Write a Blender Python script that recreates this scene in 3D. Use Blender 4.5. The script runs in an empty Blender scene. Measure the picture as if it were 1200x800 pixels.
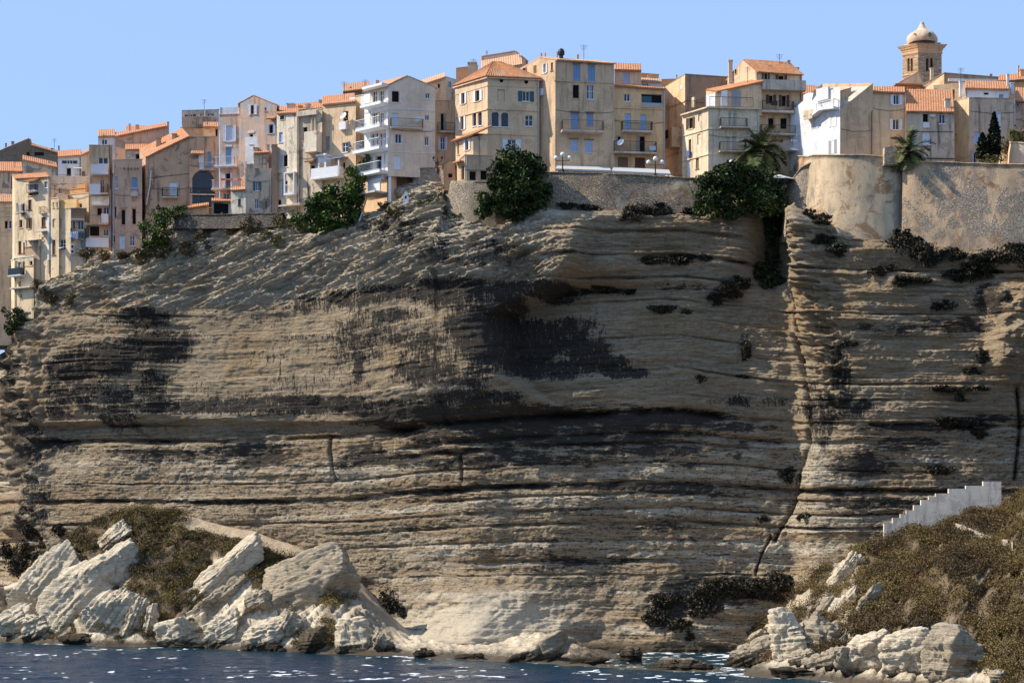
import bpy, bmesh, math, random
import numpy as np
from mathutils import Vector, Matrix
R = math.radians
S = bpy.context.scene
COL = S.collection
F, YH, H = 2200.0, 650.0, 11.0          # focal length in photo pixels, horizon row, eye height above the sea

# ------------------------------------------------------------------ noise
_T = np.random.RandomState(7).rand(256, 256)
def vn2(x, y, seed=0):
    x = np.asarray(x, float) + seed*17.31; y = np.asarray(y, float) + seed*5.77
    x, y = np.broadcast_arrays(x, y)
    xi = np.floor(x).astype(int); yi = np.floor(y).astype(int)
    fx = x-xi; fy = y-yi; fx = fx*fx*(3-2*fx); fy = fy*fy*(3-2*fy)
    a, b = xi & 255, yi & 255; a1, b1 = (xi+1) & 255, (yi+1) & 255
    return (_T[a, b]*(1-fx)+_T[a1, b]*fx)*(1-fy)+(_T[a, b1]*(1-fx)+_T[a1, b1]*fx)*fy
def vn3(x, y, z, seed=0):
    zi = np.floor(z).astype(int); fz = z-zi; fz = fz*fz*(3-2*fz)
    return vn2(x+zi*37, y+zi*101, seed)*(1-fz)+vn2(x+(zi+1)*37, y+(zi+1)*101, seed)*fz
def fbm(x, y, o=4, seed=0):
    s = 0; a = .5; n = 0
    for i in range(o):
        s = s+a*vn2(x*2**i, y*2**i, seed+i*3); n += a; a *= .5
    return s/n
def fbm3(x, y, z, o=3, seed=0):
    s = 0; a = .5; n = 0
    for i in range(o):
        s = s+a*vn3(x*2**i, y*2**i, z*2**i, seed+i*3); n += a; a *= .5
    return s/n
def ss(a, b, x):
    t = np.clip((np.asarray(x, float)-a)/(b-a), 0, 1); return t*t*(3-2*t)
def poly(pts):
    xs = np.array([p[0] for p in pts], float); ys = np.array([p[1] for p in pts], float)
    return lambda u: np.interp(u, xs, ys)

# ------------------------------------------------------------------ plan of the cliff: distance of the face along each column
_cd = poly([(-90, 296), (-20, 288), (4, 274), (10, 257), (20, 250.8), (40, 249), (120, 243), (300, 234), (450, 226), (560, 220),
            (700, 217), (880, 216), (930, 215), (952, 211.2), (1000, 209), (1100, 207), (1290, 204)])
def cd(u):
    return sum(_cd(np.asarray(u, float)+k) for k in (-6, -3, 0, 3, 6))/5
rv = poly([(-90, 425), (0, 425), (8, 400), (14, 368), (22, 360), (36, 357), (42, 335), (60, 312), (85, 298), (110, 291), (128, 287),
           (134, 295), (160, 295), (168, 280), (180, 262), (205, 254), (330, 251), (345, 247), (380, 252), (430, 240), (452, 228), (460, 212),
           (480, 206), (500, 205), (522, 207), (528, 240), (580, 250), (640, 243), (700, 246), (820, 247), (870, 229), (884, 231), (925, 234),
           (945, 238), (960, 250), (985, 266), (1010, 277), (1060, 284), (1290, 293)])
def at(px, py, D):
    return Vector(((px-600)/F*D, D, H+(YH-py)*D/F))
def zof(py, D): return H+(YH-py)*D/F

# ------------------------------------------------------------------ object helpers
ORG = {}
def tag(o, label=None, cat=None, group=None, kind=None):
    if label: o['label'] = label
    if cat: o['category'] = cat
    if group: o['group'] = group
    if kind: o['kind'] = kind
    return o
def thing(name, label, cat, loc, group=None):
    o = bpy.data.objects.new(name, None); COL.objects.link(o)
    o.location = loc; o.empty_display_size = .5
    ORG[o] = Vector(loc)
    return tag(o, label, cat, group)
def newmesh(name, V, Fc, mat, parent=None, smooth=False, loc=None, attrs=None):
    me = bpy.data.meshes.new(name)
    V = np.asarray(V, float)
    if parent is not None: o0 = ORG[parent]
    elif loc is not None: o0 = Vector(loc)
    else: o0 = Vector((0, 0, 0))
    V = V-np.array(o0)
    if isinstance(Fc, np.ndarray):
        nf, k = Fc.shape
        me.vertices.add(len(V)); me.vertices.foreach_set('co', V.astype(np.float32).ravel())
        me.loops.add(nf*k); me.loops.foreach_set('vertex_index', Fc.astype(np.int32).ravel())
        me.polygons.add(nf); me.polygons.foreach_set('loop_start', np.arange(0, nf*k, k, dtype=np.int32))
        me.polygons.foreach_set('loop_total', np.full(nf, k, np.int32))
        me.update(calc_edges=True)
    else:
        me.from_pydata([tuple(v) for v in V], [], Fc); me.update()
    if attrs:
        for k, (dom, arr) in attrs.items():
            a = me.attributes.new(k, 'FLOAT', dom); a.data.foreach_set('value', np.asarray(arr, np.float32).ravel())
    if smooth:
        me.polygons.foreach_set('use_smooth', np.ones(len(me.polygons), bool))
    if isinstance(mat, (list, tuple)):
        for m in mat: me.materials.append(m)
    elif mat: me.materials.append(mat)
    ob = bpy.data.objects.new(name, me); COL.objects.link(ob)
    if parent is not None:
        ob.parent = parent; ORG[ob] = o0
    else:
        ob.location = o0; ORG[ob] = o0
    return ob
class MB:
    def __init__(s): s.v = []; s.f = []; s.m = []
    def add(s, vs, fs, mi=0):
        n = len(s.v); s.v += [tuple(v) for v in vs]
        for f in fs: s.f.append([i+n for i in f]); s.m.append(mi)
    def quad(s, a, b, c, d, mi=0): s.add((a, b, c, d), [(0, 1, 2, 3)], mi)
    def hexa(s, p, mi=0):                 # 4 bottom points then 4 top points
        s.add(p, [(3, 2, 1, 0), (4, 5, 6, 7), (0, 1, 5, 4), (1, 2, 6, 5), (2, 3, 7, 6), (3, 0, 4, 7)], mi)
    def bar(s, a, b, r, mi=0, n=6, r2=None):
        a = Vector(a); b = Vector(b); d = (b-a).normalized(); r2 = r if r2 is None else r2
        x = d.orthogonal().normalized(); y = d.cross(x)
        vs = []
        for p, rr in ((a, r), (b, r2)):
            for i in range(n):
                t = 2*math.pi*i/n; vs.append(p+x*rr*math.cos(t)+y*rr*math.sin(t))
        fs = [(i, (i+1) % n, n+(i+1) % n, n+i) for i in range(n)]+[tuple(range(n))[::-1], tuple(range(n, 2*n))]
        s.add(vs, fs, mi)
    def lathe(s, c, prof, n=16, mi=0):
        vs = []; fs = []
        for r, z in prof:
            for i in range(n):
                t = 2*math.pi*i/n; vs.append((c[0]+r*math.cos(t), c[1]+r*math.sin(t), c[2]+z))
        for j in range(len(prof)-1):
            for i in range(n):
                k = (i+1) % n; fs.append((j*n+i, j*n+k, (j+1)*n+k, (j+1)*n+i))
        fs.append(tuple(range(n))[::-1]); fs.append(tuple(range((len(prof)-1)*n, len(prof)*n)))
        s.add(vs, fs, mi)
    def build(s, name, mat, parent=None, smooth=False, loc=None):
        o = newmesh(name, s.v, s.f, mat, parent, smooth, loc)
        if any(s.m): o.data.polygons.foreach_set('material_index', s.m)
        return o
def gridfaces(nr, nc):
    i = np.arange(nr-1)[:, None]*nc+np.arange(nc-1)[None, :]
    return np.stack([i, i+1, i+nc+1, i+nc], -1).reshape(-1, 4)

# ------------------------------------------------------------------ materials
class NT:
    def __init__(s, name):
        s.m = bpy.data.materials.new(name); s.m.use_nodes = True
        s.t = s.m.node_tree; s.b = s.t.nodes['Principled BSDF']
        s.b.inputs['Specular IOR Level'].default_value = .2
    def n(s, typ, **kw):
        nd = s.t.nodes.new(typ)
        for k, v in kw.items():
            if k in nd.inputs: s.put(nd.inputs[k], v)
            else: setattr(nd, k, v)
        return nd
    def put(s, sock, v):
        if hasattr(v, 'links'): s.t.links.new(v, sock)
        else: sock.default_value = v
    def pos(s, scale=(1, 1, 1)):
        g = s.n('ShaderNodeNewGeometry')
        mp = s.n('ShaderNodeMapping'); s.put(mp.inputs['Vector'], g.outputs['Position']); mp.inputs['Scale'].default_value = scale
        return mp.outputs[0]
    def obj(s, scale=(1, 1, 1)):
        g = s.n('ShaderNodeTexCoord')
        mp = s.n('ShaderNodeMapping'); s.put(mp.inputs['Vector'], g.outputs['Object']); mp.inputs['Scale'].default_value = scale
        return mp.outputs[0]
    def noise(s, vec, scale, detail=4, rough=.6, dist=0):
        nd = s.n('ShaderNodeTexNoise'); s.put(nd.inputs['Vector'], vec)
        nd.inputs['Scale'].default_value = scale; nd.inputs['Detail'].default_value = detail
        nd.inputs['Roughness'].default_value = rough; nd.inputs['Distortion'].default_value = dist
        return nd.outputs['Fac']
    def ramp(s, fac, a, b, lo=0., hi=1.):
        nd = s.n('ShaderNodeMapRange'); nd.interpolation_type = 'SMOOTHSTEP'
        s.put(nd.inputs['Value'], fac); nd.inputs['From Min'].default_value = a; nd.inputs['From Max'].default_value = b
        nd.inputs['To Min'].default_value = lo; nd.inputs['To Max'].default_value = hi
        return nd.outputs[0]
    def math(s, op, a, b=0.):
        nd = s.n('ShaderNodeMath'); nd.operation = op; s.put(nd.inputs[0], a); s.put(nd.inputs[1], b); return nd.outputs[0]
    def mix(s, fac, a, b, mode='MIX'):
        nd = s.n('ShaderNodeMix'); nd.data_type = 'RGBA'; nd.blend_type = mode; nd.clamp_result = False
        s.put(nd.inputs[0], fac)
        for i, c in ((6, a), (7, b)): s.put(nd.inputs[i], c if hasattr(c, 'links') else (*c, 1))
        return nd.outputs[2]
    def attr(s, name):
        nd = s.n('ShaderNodeAttribute'); nd.attribute_name = name; return nd.outputs['Fac']
    def bump(s, h, dist=.05, strength=1.):
        nd = s.n('ShaderNodeBump'); s.put(nd.inputs['Height'], h); nd.inputs['Distance'].default_value = dist; nd.inputs['Strength'].default_value = strength
        s.t.links.new(nd.outputs[0], s.b.inputs['Normal'])
    def fin(s, col, rough=.85):
        s.put(s.b.inputs['Base Color'], col if hasattr(col, 'links') else (*col, 1)); s.put(s.b.inputs['Roughness'], rough)
        return s.m
def dk(c, k): return tuple(min(1, x*k) for x in c)
def plain(name, c, rough=.7, var=.12):
    t = NT(name); n = t.noise(t.pos(), 3.0, 3)
    return t.fin(t.mix(n, dk(c, 1-var), dk(c, 1+var)), rough)
_pl = {}
def plaster(c, stain=(.13, .09, .06), amt=.5, patch=None):
    key = (c, stain, amt, patch)
    if key in _pl: return _pl[key]
    c = [x*k for x, k in zip(c, (1.55, 1.44, 1.32))] if max(c) < .7 else list(c); kx = min(1, .82/max(c)); c = tuple(x*kx for x in c)
    t = NT('plaster'); p = t.pos()
    big = t.noise(p, .35, 5, .65); fine = t.noise(p, 5., 5, .7)
    st = t.noise(t.pos((1.6, 1.6, .16)), 1.0, 5, .7)            # rain streaks
    col = t.mix(t.ramp(big, .35, .7), dk(c, .86), dk(c, 1.1))
    col = t.mix(t.ramp(fine, .35, .75), col, t.mix(.5, col, dk(c, .72)))
    col = t.mix(t.math('MULTIPLY', t.ramp(st, .48, .7), min(1, amt*1.15)), col, stain)
    pt = t.noise(t.pos((1, 1, 1.2)), .42, 6, .7, .4)
    col = t.mix(t.math('MULTIPLY', t.ramp(pt, .555, .61), min(1, amt*1.35)), col, patch or dk(c, .66))
    t.bump(t.math('ADD', fine, t.math('MULTIPLY', big, 1.5)), .05, .8)
    _pl[key] = t.fin(col, .9); return _pl[key]
def masonry(name, a, b, mortar, sc=1.0, cover=None, camt=.5):
    t = NT(name); p = t.pos((1, .25, 1))
    v = t.n('ShaderNodeTexVoronoi'); v.feature = 'F1'; t.put(v.inputs['Vector'], t.pos((3.0*sc, .5, 6.2*sc))); v.inputs['Scale'].default_value = 1.
    v2 = t.n('ShaderNodeTexVoronoi'); v2.feature = 'DISTANCE_TO_EDGE'; t.put(v2.inputs['Vector'], t.pos((3.0*sc, .5, 6.2*sc))); v2.inputs['Scale'].default_value = 1.
    col = t.mix(v.outputs['Color'], a, b)
    edge = t.ramp(v2.outputs['Distance'], .03, .16)
    col = t.mix(edge, mortar, col)
    big = t.noise(p, .22, 6, .7, .3)
    col = t.mix(t.ramp(t.noise(p, 1.6, 5, .7), .3, .75, 0, .55), col, dk(mortar, .8))
    h = t.math('MULTIPLY', edge, .6)
    if cover:
        m = t.ramp(big, .62-camt*.2, .66-camt*.2)
        c2 = t.mix(t.ramp(t.noise(t.pos((1.2, 1.2, .3)), .5, 6, .7), .35, .7), dk(cover, .72), dk(cover, 1.1))
        c2 = t.mix(t.ramp(t.noise(p, .34, 6, .78, .5), .51, .60, 0, .85), c2, (.27, .14, .065))
        c2 = t.mix(t.ramp(t.noise(t.pos((1.2, 1, .45)), .3, 6, .75, .4), .48, .62, 0, .75), c2, (.21, .175, .14)); c2 = t.mix(t.ramp(t.noise(p, 2.2, 6, .75), .52, .7, 0, .5), c2, dk(cover, .5))
        col = t.mix(m, col, c2); h = t.math('MULTIPLY', h, t.math('SUBTRACT', 1., t.math('MULTIPLY', m, .85)))
    t.bump(t.math('ADD', h, t.math('MULTIPLY', t.noise(p, 6., 5, .7), .5)), .1, .9)
    return t.fin(col, .92)
def tiles(name, c, c2, old):
    t = NT(name); p = t.obj((3.5, 3.5, 6))
    v = t.n('ShaderNodeTexVoronoi'); t.put(v.inputs['Vector'], p); v.inputs['Scale'].default_value = 1.
    col = t.mix(v.outputs['Color'], c, c2)
    col = t.mix(t.ramp(t.noise(t.pos(), .8, 5, .7), .5, .72, 0, .8), col, old)
    return t.fin(col, .85)
M = {}
M['tile'] = tiles('clay_tiles', (.56, .25, .115), (.36, .15, .07), (.42, .32, .21))
M['tile2'] = tiles('pale_tiles', (.60, .36, .215), (.48, .26, .14), (.45, .33, .22))
M['tile3'] = tiles('old_tiles', (.5, .27, .15), (.38, .19, .1), (.27, .2, .15))
M['glass'] = NT('window_glass').fin((.02, .025, .03), .12); M['glass'].node_tree.nodes['Principled BSDF'].inputs['Specular IOR Level'].default_value = .5
M['dark'] = plain('dark_room', (.012, .011, .011), .9)
SH = {'b': (.22, .34, .52), 'p': (.42, .50, .66), 'w': (.74, .76, .8), 'n': (.13, .06, .035), 'g': (.33, .33, .34), 't': (.05, .12, .15), 'y': (.55, .5, .4), 'k': (.05, .045, .04), 'o': (.22, .14, .08)}
for k, c in SH.items(): M['sh'+k] = plain('shutter_paint_'+{'b': 'blue', 'p': 'pale_blue', 'w': 'white', 'n': 'brown', 'g': 'grey', 't': 'teal', 'y': 'cream', 'k': 'black', 'o': 'oak'}[k], c, .6)
M['concrete'] = plaster((.42, .38, .33), (.12, .1, .09), .6)
M['white'] = plaster((.8, .8, .79), (.4, .38, .35), .25)
M['iron'] = plain('iron', (.035, .033, .032), .5)
M['rail_w'] = plain('white_rail', (.7, .7, .7), .5)
M['rail_b'] = plain('rusty_rail', (.2, .13, .09), .6)
M['steel'] = plain('grey_metal', (.4, .41, .42), .4)
M['canvas'] = plain('white_canvas', (.45, .45, .43), .8)
M['lampglass'] = plain('lamp_globe', (.8, .8, .78), .3)
# ------------------------------------------------------------------ world, sun, camera
SUN_EL, SUN_AZ = R(42), R(-90.5)           # azimuth measured from +Y (view direction) clockwise; the sun stands to the left
sd = Vector((math.sin(SUN_AZ)*math.cos(SUN_EL), math.cos(SUN_AZ)*math.cos(SUN_EL), math.sin(SUN_EL)))
W = bpy.data.worlds.new('World'); S.world = W; W.use_nodes = True
wt = W.node_tree; bg = wt.nodes['Background']
sky = wt.nodes.new('ShaderNodeTexSky'); sky.sky_type = 'NISHITA'; sky.sun_disc = False
sky.sun_elevation = SUN_EL; sky.sun_rotation = SUN_AZ
sky.altitude = 0; sky.air_density = 1.0; sky.dust_density = .3; sky.ozone_density = 2.5
skm = wt.nodes.new('ShaderNodeMix'); skm.data_type = 'RGBA'; skm.inputs[0].default_value = .85; skm.inputs[7].default_value = (1.84, 2.8, 4.7, 1)   # mostly one even blue mixed over the clear sky
wt.links.new(sky.outputs[0], skm.inputs[6]); wt.links.new(skm.outputs[2], bg.inputs[0]); bg.inputs[1].default_value = .133
sl = bpy.data.lights.new('sun', 'SUN'); sl.energy = 4.0; sl.angle = R(.53); sl.color = (1, .92, .8)
so = bpy.data.objects.new('sun', sl); COL.objects.link(so); so.rotation_euler = sd.to_track_quat('Z', 'Y').to_euler()
cam = bpy.data.cameras.new('camera'); co = bpy.data.objects.new('camera', cam); COL.objects.link(co); S.camera = co
co.location = (0, 0, H); co.rotation_euler = (R(90), 0, 0)
cam.sensor_width = 36; cam.lens = F/1200*36; cam.shift_y = (YH-400)/1200; cam.clip_end = 6000; cam.clip_start = 1
S.view_settings.view_transform = 'Standard'; S.view_settings.look = 'None'; S.view_settings.exposure = .72; S.view_settings.gamma = 1
S.render.engine = 'CYCLES'

# ------------------------------------------------------------------ cliff
def blobs(U, V, lst):
    a = np.zeros_like(U)
    for b in lst:
        cx, cy, rx, ry, w = b[:5]; rot = b[5] if len(b) > 5 else 0
        c, s = math.cos(R(rot)), math.sin(R(rot)); x = U-cx; y = V-cy
        q = ((x*c+y*s)/rx)**2+((-x*s+y*c)/ry)**2
        a = np.maximum(a, w*np.clip(1.25-q*.9, 0, 1))
    return a
cfun = poly([(-90, 522), (0, 521), (100, 516), (250, 518), (400, 512), (500, 498), (600, 487), (700, 483), (800, 481), (900, 491), (950, 495), (1290, 498)])
def pathmask(U, V, pts, wd):
    pu = np.array([p[0] for p in pts], float); pv = np.array([p[1] for p in pts], float)
    uc = np.interp(V, pv, pu); m = np.exp(-((U-uc)/wd)**2)
    return m*ss(pv[0]-6, pv[0], V)*(1-ss(pv[-1], pv[-1]+6, V))
def build_cliff():
    us = np.arange(-90, 1291, 1.12); nr = 600
    D0 = cd(us); zt = H+(YH-rv(us))*D0/F
    t = np.linspace(0, 1, nr)
    U = np.broadcast_to(us[None, :], (nr, len(us))).copy(); D = np.broadcast_to(D0[None, :], U.shape)
    Z = -1.5+(zt[None, :]+1.5)*t[:, None]; V = YH-(Z-H)*F/D
    X0 = (us-600)/F*D0
    # plan normal, smoothed
    tx = np.gradient(X0); ty = np.gradient(D0); k = np.ones(41)/41
    tx = np.convolve(np.pad(tx, 20, 'edge'), k, 'valid'); ty = np.convolve(np.pad(ty, 20, 'edge'), k, 'valid')
    L = np.hypot(tx, ty); nx = ty/L; ny = -tx/L
    kk = np.clip((735-V)/235, .15, 1.25)
    w = V-(cfun(U)-487)*kk + 4*(fbm(U/60, V/40, 4, 5)-.5)
    n0 = fbm(U/90, V/70, 5, 1); n1 = fbm(U/22, V/16, 4, 2); n2 = fbm(U/7, V/5, 3, 3)
    top = (1-ss(-8, 30, V-(342-18*ss(250, 500, U)+10*(n0-.5))))*(1-ss(600, 690, U)) # cross-bedded upper third
    smooth = ss(190, 240, U)*(1-ss(540, 620, U))*ss(335, 350, V)*(1-ss(495, 512, V))
    amp = 1-.65*smooth
    rg = 1-2*np.abs(fbm(U/12, V/8, 4, 8)-.5)*2; rg2 = 1-2*np.abs(fbm(U/5, V/3.2, 3, 9)-.5)*2
    rk = np.clip(.5*top+.28*amp, .15, 1)
    d = (n0-.5)*2.6+((n1-.5)*.7+(n2-.5)*.3-.45*rg**3-.22*rg2**3)*rk
    # beds: each with its own slowly varying depth and a rounded nose
    for th, A, ul, sd_ in ((26, 1.3, 150, 11), (10.5, .8, 80, 12), (5.2, .42, 45, 13), (2.7, .22, 22, 14)):
        q = w/th+.5*vn2(U/200, V/200, sd_); idx = np.floor(q); fr = q-idx
        dep = vn2(U/ul+idx*3.17, idx*7.7, sd_)-.5
        nose = .5-fr
        d += (A*dep*1.1+.22*A*nose)*amp*(1-top)*(.25+.9*vn2(U/70, V/50, sd_+3))*(1-(.6 if th > 8 else .78)*ss(500, 535, V)*(1-.6*ss(690, 720, V)))
    for th, A, tl, sd_ in ((15, .65, .42, 21), (6.5, .6, .36, 22), (3.2, .48, .5, 23), (1.9, .32, .3, 24)):
        q = (V+tl*U+26*(fbm(U/110, V/70, 3, sd_+5)-.5))/th; idx = np.floor(q); fr = q-idx
        dep = vn2(U/(16+3*th)+idx*3.1, idx*5.3+V/(th*6), sd_)-.5
        d += A*(dep*1.5+.45*(.5-fr))*top
    # deep bedding notches
    notch = np.zeros_like(U)
    for w0, h, dp, u0, u1 in ((487, 10, 1.6, 430, 905), (487, 4, 1.3, 40, 1290), (512, 6, 1.1, 440, 980), (523, 4, .8, 470, 900), (439, 2, .6, 590, 1290),
                              (568, 4.5, 1.3, 40, 1290), (581, 2, .5, 500, 1000), (598, 2, .6, 40, 1290), (614, 2.5, .8, 400, 1290), (657, 4, 1.0, 560, 820),
                              (634, 1.6, .4, 400, 900), (673, 1.5, .4, 450, 900), (400, 2, .5, 640, 930), (357, 2, .6, 640, 1290), (330, 3, .9, 640, 880), (305, 3, .9, 640, 1290), (545, 1.5, .5, 40, 1290), (275, 2.5, .8, 640, 880)):
        q = w-w0; pr = np.where(q < 0, np.exp(-(q/(h*.35))**2), np.exp(-(q/h)**2))
        m = pr*ss(u0-30, u0+30, U)*(1-ss(u1-30, u1+30, U))*np.clip(1.9*fbm(U/34, w0*.31+V/30, 4, 31)-.28, 0, 1.3)
        notch = np.maximum(notch, m*min(1, dp)); d -= dp*m
    # bulging left half overhanging a wedge-shaped alcove
    edge = np.interp(V, [225, 300, 330, 372, 440, 470, 700], [690, 690, 668, 585, 600, 640, 640])+8*(n1-.5)
    bul = (1-ss(-16, 10, U-edge))*ss(235, 300, V)*(1-ss(440, 500, V))*ss(330, 540, U)
    d += 3.6*bul
    alc = ss(-4, 10, U-edge)*(1-ss(0, 190, U-edge))*ss(328, 340, V)*(1-ss(425, 448, V))
    d -= 2.6*alc*(.7+.6*n0)
    d -= .9*ss(492, 500, V)*(1-ss(560, 620, V))*(1-ss(420, 520, U))*ss(30, 60, U)       # shelf under the left bulge
    # left corner blocks
    d += 1.5*(1-ss(20, 70, U))*(fbm(U/9, V/7, 3, 41)-.5)*2
    # gully with shrubs and the long joint
    d -= 5.5*np.exp(-((U-902)/17)**2)*(1-ss(310, 350, V))
    ck = pathmask(U, V, [(926, 240), (930, 330), (938, 400), (944, 470), (944, 520), (938, 556), (925, 598), (908, 632)], 1.6+1.6*n1)
    d -= 1.1*ck*(.4+1.2*n2)
    ck2 = np.maximum.reduce([pathmask(U, V, [(382, 512), (383, 530), (389, 560)], 1.4), pathmask(U, V, [(1192, 455), (1196, 500), (1190, 560)], 2.5),
                             pathmask(U, V, [(903, 630), (892, 650), (886, 670)], 1.2), pathmask(U, V, [(540, 535), (542, 560)], 1.2)])
    d -= .9*ck2
    # ragged arete right of the joint
    ar = np.exp(-((U-(962+.13*(V-330)))/17)**2)*ss(250, 275, V)*(1-ss(455, 500, V))
    d += ar*(2.2*(fbm((U+V*1.3)/9, (V-.5*U)/5, 3, 45)-.35))
    d += 2.6*np.exp(-((U-947)/17)**2)*ss(222, 246, V)*(1-ss(320, 420, V))*(.7+.8*n1)
    # right-hand shoulder
    d += 3.2*ss(1150, 1180, U)*ss(325, 345, V)*(1-ss(400, 460, V))*(.5+n1)
    # foot flares out, most where the light patch is
    fl = .25+1.7*np.exp(-((U-565)/95)**2)+.45*np.exp(-((U-780)/120)**2)
    zf = 9+3*(n0-.5)*2
    d += fl*np.clip(zf-Z, 0, 20)**1.25*.33
    # caves at the far left foot
    d -= 3*blobs(U, V, [(25, 650, 26, 34, .8), (12, 560, 16, 40, .6)])
    # rounded brow
    dv = V-rv(U); wd = 14+34*(1-ss(560, 640, U))
    eb = np.clip(1-dv/wd, 0, 1)**2*(1.0+2.4*(1-ss(560, 640, U))*ss(30, 120, U))
    d += top*(1-ss(0, 60, dv))*(fbm(U/16, V/10, 4, 51)-.5)*2.5
    Xw = X0[None, :]+nx[None, :]*d; Yw = D+ny[None, :]*d; Xw = Xw*(1+eb/D); Yw = Yw+eb; Zw = Z+(n2-.5)*.12
    # ---- surface colour masks
    vs = fbm(U/2.6, V/26, 4, 61); hs = fbm(U/34, V/3.2, 4, 62); bl = fbm(U/14, V/9, 5, 63)
    vert = [(735, 437, 32, 8, 1.1), (688, 410, 32, 18, 1.05), (620, 398, 62, 30, 1.1), (430, 400, 50, 40, .62), (86, 432, 34, 22, .95), (125, 420, 48, 22, 1.), (182, 408, 46, 22, 1.05), (160, 372, 46, 14, .8), (200, 396, 30, 12, .7), (100, 462, 22, 34, .75), (128, 470, 30, 36, .7), (70, 470, 26, 34, .6),  # black stains; the diagonal run in the alcove also paints its cast shade
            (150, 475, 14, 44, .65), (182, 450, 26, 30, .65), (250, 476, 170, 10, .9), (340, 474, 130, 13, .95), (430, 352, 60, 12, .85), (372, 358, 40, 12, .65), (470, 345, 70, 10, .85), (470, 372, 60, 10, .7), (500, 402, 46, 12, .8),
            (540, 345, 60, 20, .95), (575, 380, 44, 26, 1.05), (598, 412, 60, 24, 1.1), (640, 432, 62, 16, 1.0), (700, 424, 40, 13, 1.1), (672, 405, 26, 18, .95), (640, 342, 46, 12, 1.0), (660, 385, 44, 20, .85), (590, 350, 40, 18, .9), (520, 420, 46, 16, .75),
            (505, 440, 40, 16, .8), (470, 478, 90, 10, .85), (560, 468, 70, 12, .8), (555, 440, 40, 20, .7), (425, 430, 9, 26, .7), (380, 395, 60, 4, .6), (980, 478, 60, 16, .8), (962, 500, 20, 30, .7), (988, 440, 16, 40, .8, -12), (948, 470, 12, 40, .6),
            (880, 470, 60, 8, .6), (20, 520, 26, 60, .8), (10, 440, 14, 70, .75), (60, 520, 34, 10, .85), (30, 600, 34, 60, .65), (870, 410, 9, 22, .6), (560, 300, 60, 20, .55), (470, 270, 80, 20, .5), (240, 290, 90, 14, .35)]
    hor = [(650, 500, 220, 30, .8), (560, 540, 200, 12, .7), (600, 489, 170, 15, 1.1), (760, 488, 110, 12, 1.05), (470, 492, 70, 14, .85), (640, 514, 190, 11, .85), (560, 505, 70, 12, .8), (860, 500, 60, 7, .7), (180, 534, 80, 14, .62), (300, 532, 60, 18, .8), (255, 530, 34, 20, .7), (450, 536, 60, 12, .75), (560, 530, 90, 10, .7), (400, 545, 40, 7, .5),  # dark strata and stain; the band along the ledge also paints its shade
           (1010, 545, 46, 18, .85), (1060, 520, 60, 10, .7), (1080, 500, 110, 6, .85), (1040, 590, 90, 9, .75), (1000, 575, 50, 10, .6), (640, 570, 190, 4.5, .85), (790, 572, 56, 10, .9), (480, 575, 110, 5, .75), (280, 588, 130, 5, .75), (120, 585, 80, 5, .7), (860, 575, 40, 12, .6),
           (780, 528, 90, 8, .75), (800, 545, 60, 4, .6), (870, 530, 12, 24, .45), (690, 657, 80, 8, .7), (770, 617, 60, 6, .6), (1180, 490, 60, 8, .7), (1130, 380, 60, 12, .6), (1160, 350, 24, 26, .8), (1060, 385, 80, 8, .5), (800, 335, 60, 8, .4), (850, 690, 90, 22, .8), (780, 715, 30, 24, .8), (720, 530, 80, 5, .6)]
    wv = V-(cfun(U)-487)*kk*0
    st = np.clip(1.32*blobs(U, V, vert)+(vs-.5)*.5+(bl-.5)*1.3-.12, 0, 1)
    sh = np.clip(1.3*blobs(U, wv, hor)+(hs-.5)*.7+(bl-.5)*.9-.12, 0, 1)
    foot = np.exp(-((U-565)/95)**2)*ss(670, 715, V)  # foot mask: stain thinned and stone paled to paint the sun patch
    gen = np.clip(ss(.57, .72, hs)*ss(.48, .64, fbm(U/80, V/40, 3, 66))*ss(470, 520, V)*.8, 0, 1)
    drip = ss(.6, .74, vs)*ss(.45, .65, fbm(U/60, V/30, 3, 67))*smooth*.75
    band = vn2(w/9., U/400, 77)*.5+vn2(w/3.6, U/160, 78)*.5
    gen = np.maximum(gen, .62*ss(.6, .78, band)*ss(.3, .55, hs)*ss(470, 520, V)*(1-ss(690, 730, V)))
    stain_shade_v = np.clip(np.maximum.reduce([st, drip, ck*.8*(.4+n2), ck2*.9, .42*smooth*ss(.45, .6, fbm(U/40, V/20, 3, 68))]), 0, 1.3)
    stain_shade_h = np.clip(np.maximum.reduce([sh, gen*.9, notch*.75*ss(.2, .5, hs), .4*ss(470, 520, V)]), 0, 1.2)*(1-.9*foot)  # bedding notches blackened too, shade of the recesses put into the colour
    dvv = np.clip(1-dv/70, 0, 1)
    tone = np.clip(.25+(.8)*ss(.55, .25, band)*ss(480, 540, V)*(.35+.7*n0)+top*.7*ss(.3, .6, n0+.12)+(hs-.5)*.9+(n1-.5)*.5+.95*np.exp(-((U-565)/85)**2)*ss(675, 725, V)+.35*dvv*(1-ss(600, 700, U))  # the foot term paints sunlight into the pale tone
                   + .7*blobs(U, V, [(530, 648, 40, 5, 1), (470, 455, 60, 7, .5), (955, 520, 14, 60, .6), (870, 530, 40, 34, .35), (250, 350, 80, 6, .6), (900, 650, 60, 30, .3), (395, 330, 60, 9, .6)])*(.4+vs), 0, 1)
    ochre = np.clip(ss(.42, .66, fbm(U/70, V/45, 4, 71))*(.35+.65*ss(.35, .6, vs))*(.8-.3*top)+.35*ss(950, 1000, U)*ss(300, 330, V)*ss(.4, .6, bl), 0, 1)
    n = nr*len(us)
    # level ground behind the brow
    back = [.6, 2.5, 6, 14, 30, 60, 110]
    bx = []; by = []; bz = []
    for b in back:
        bx.append(Xw[-1]-nx*b*.3); by.append(Yw[-1]+b); bz.append(Zw[-1]+np.full(len(us), -.05*min(b, 6)/6))
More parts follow.
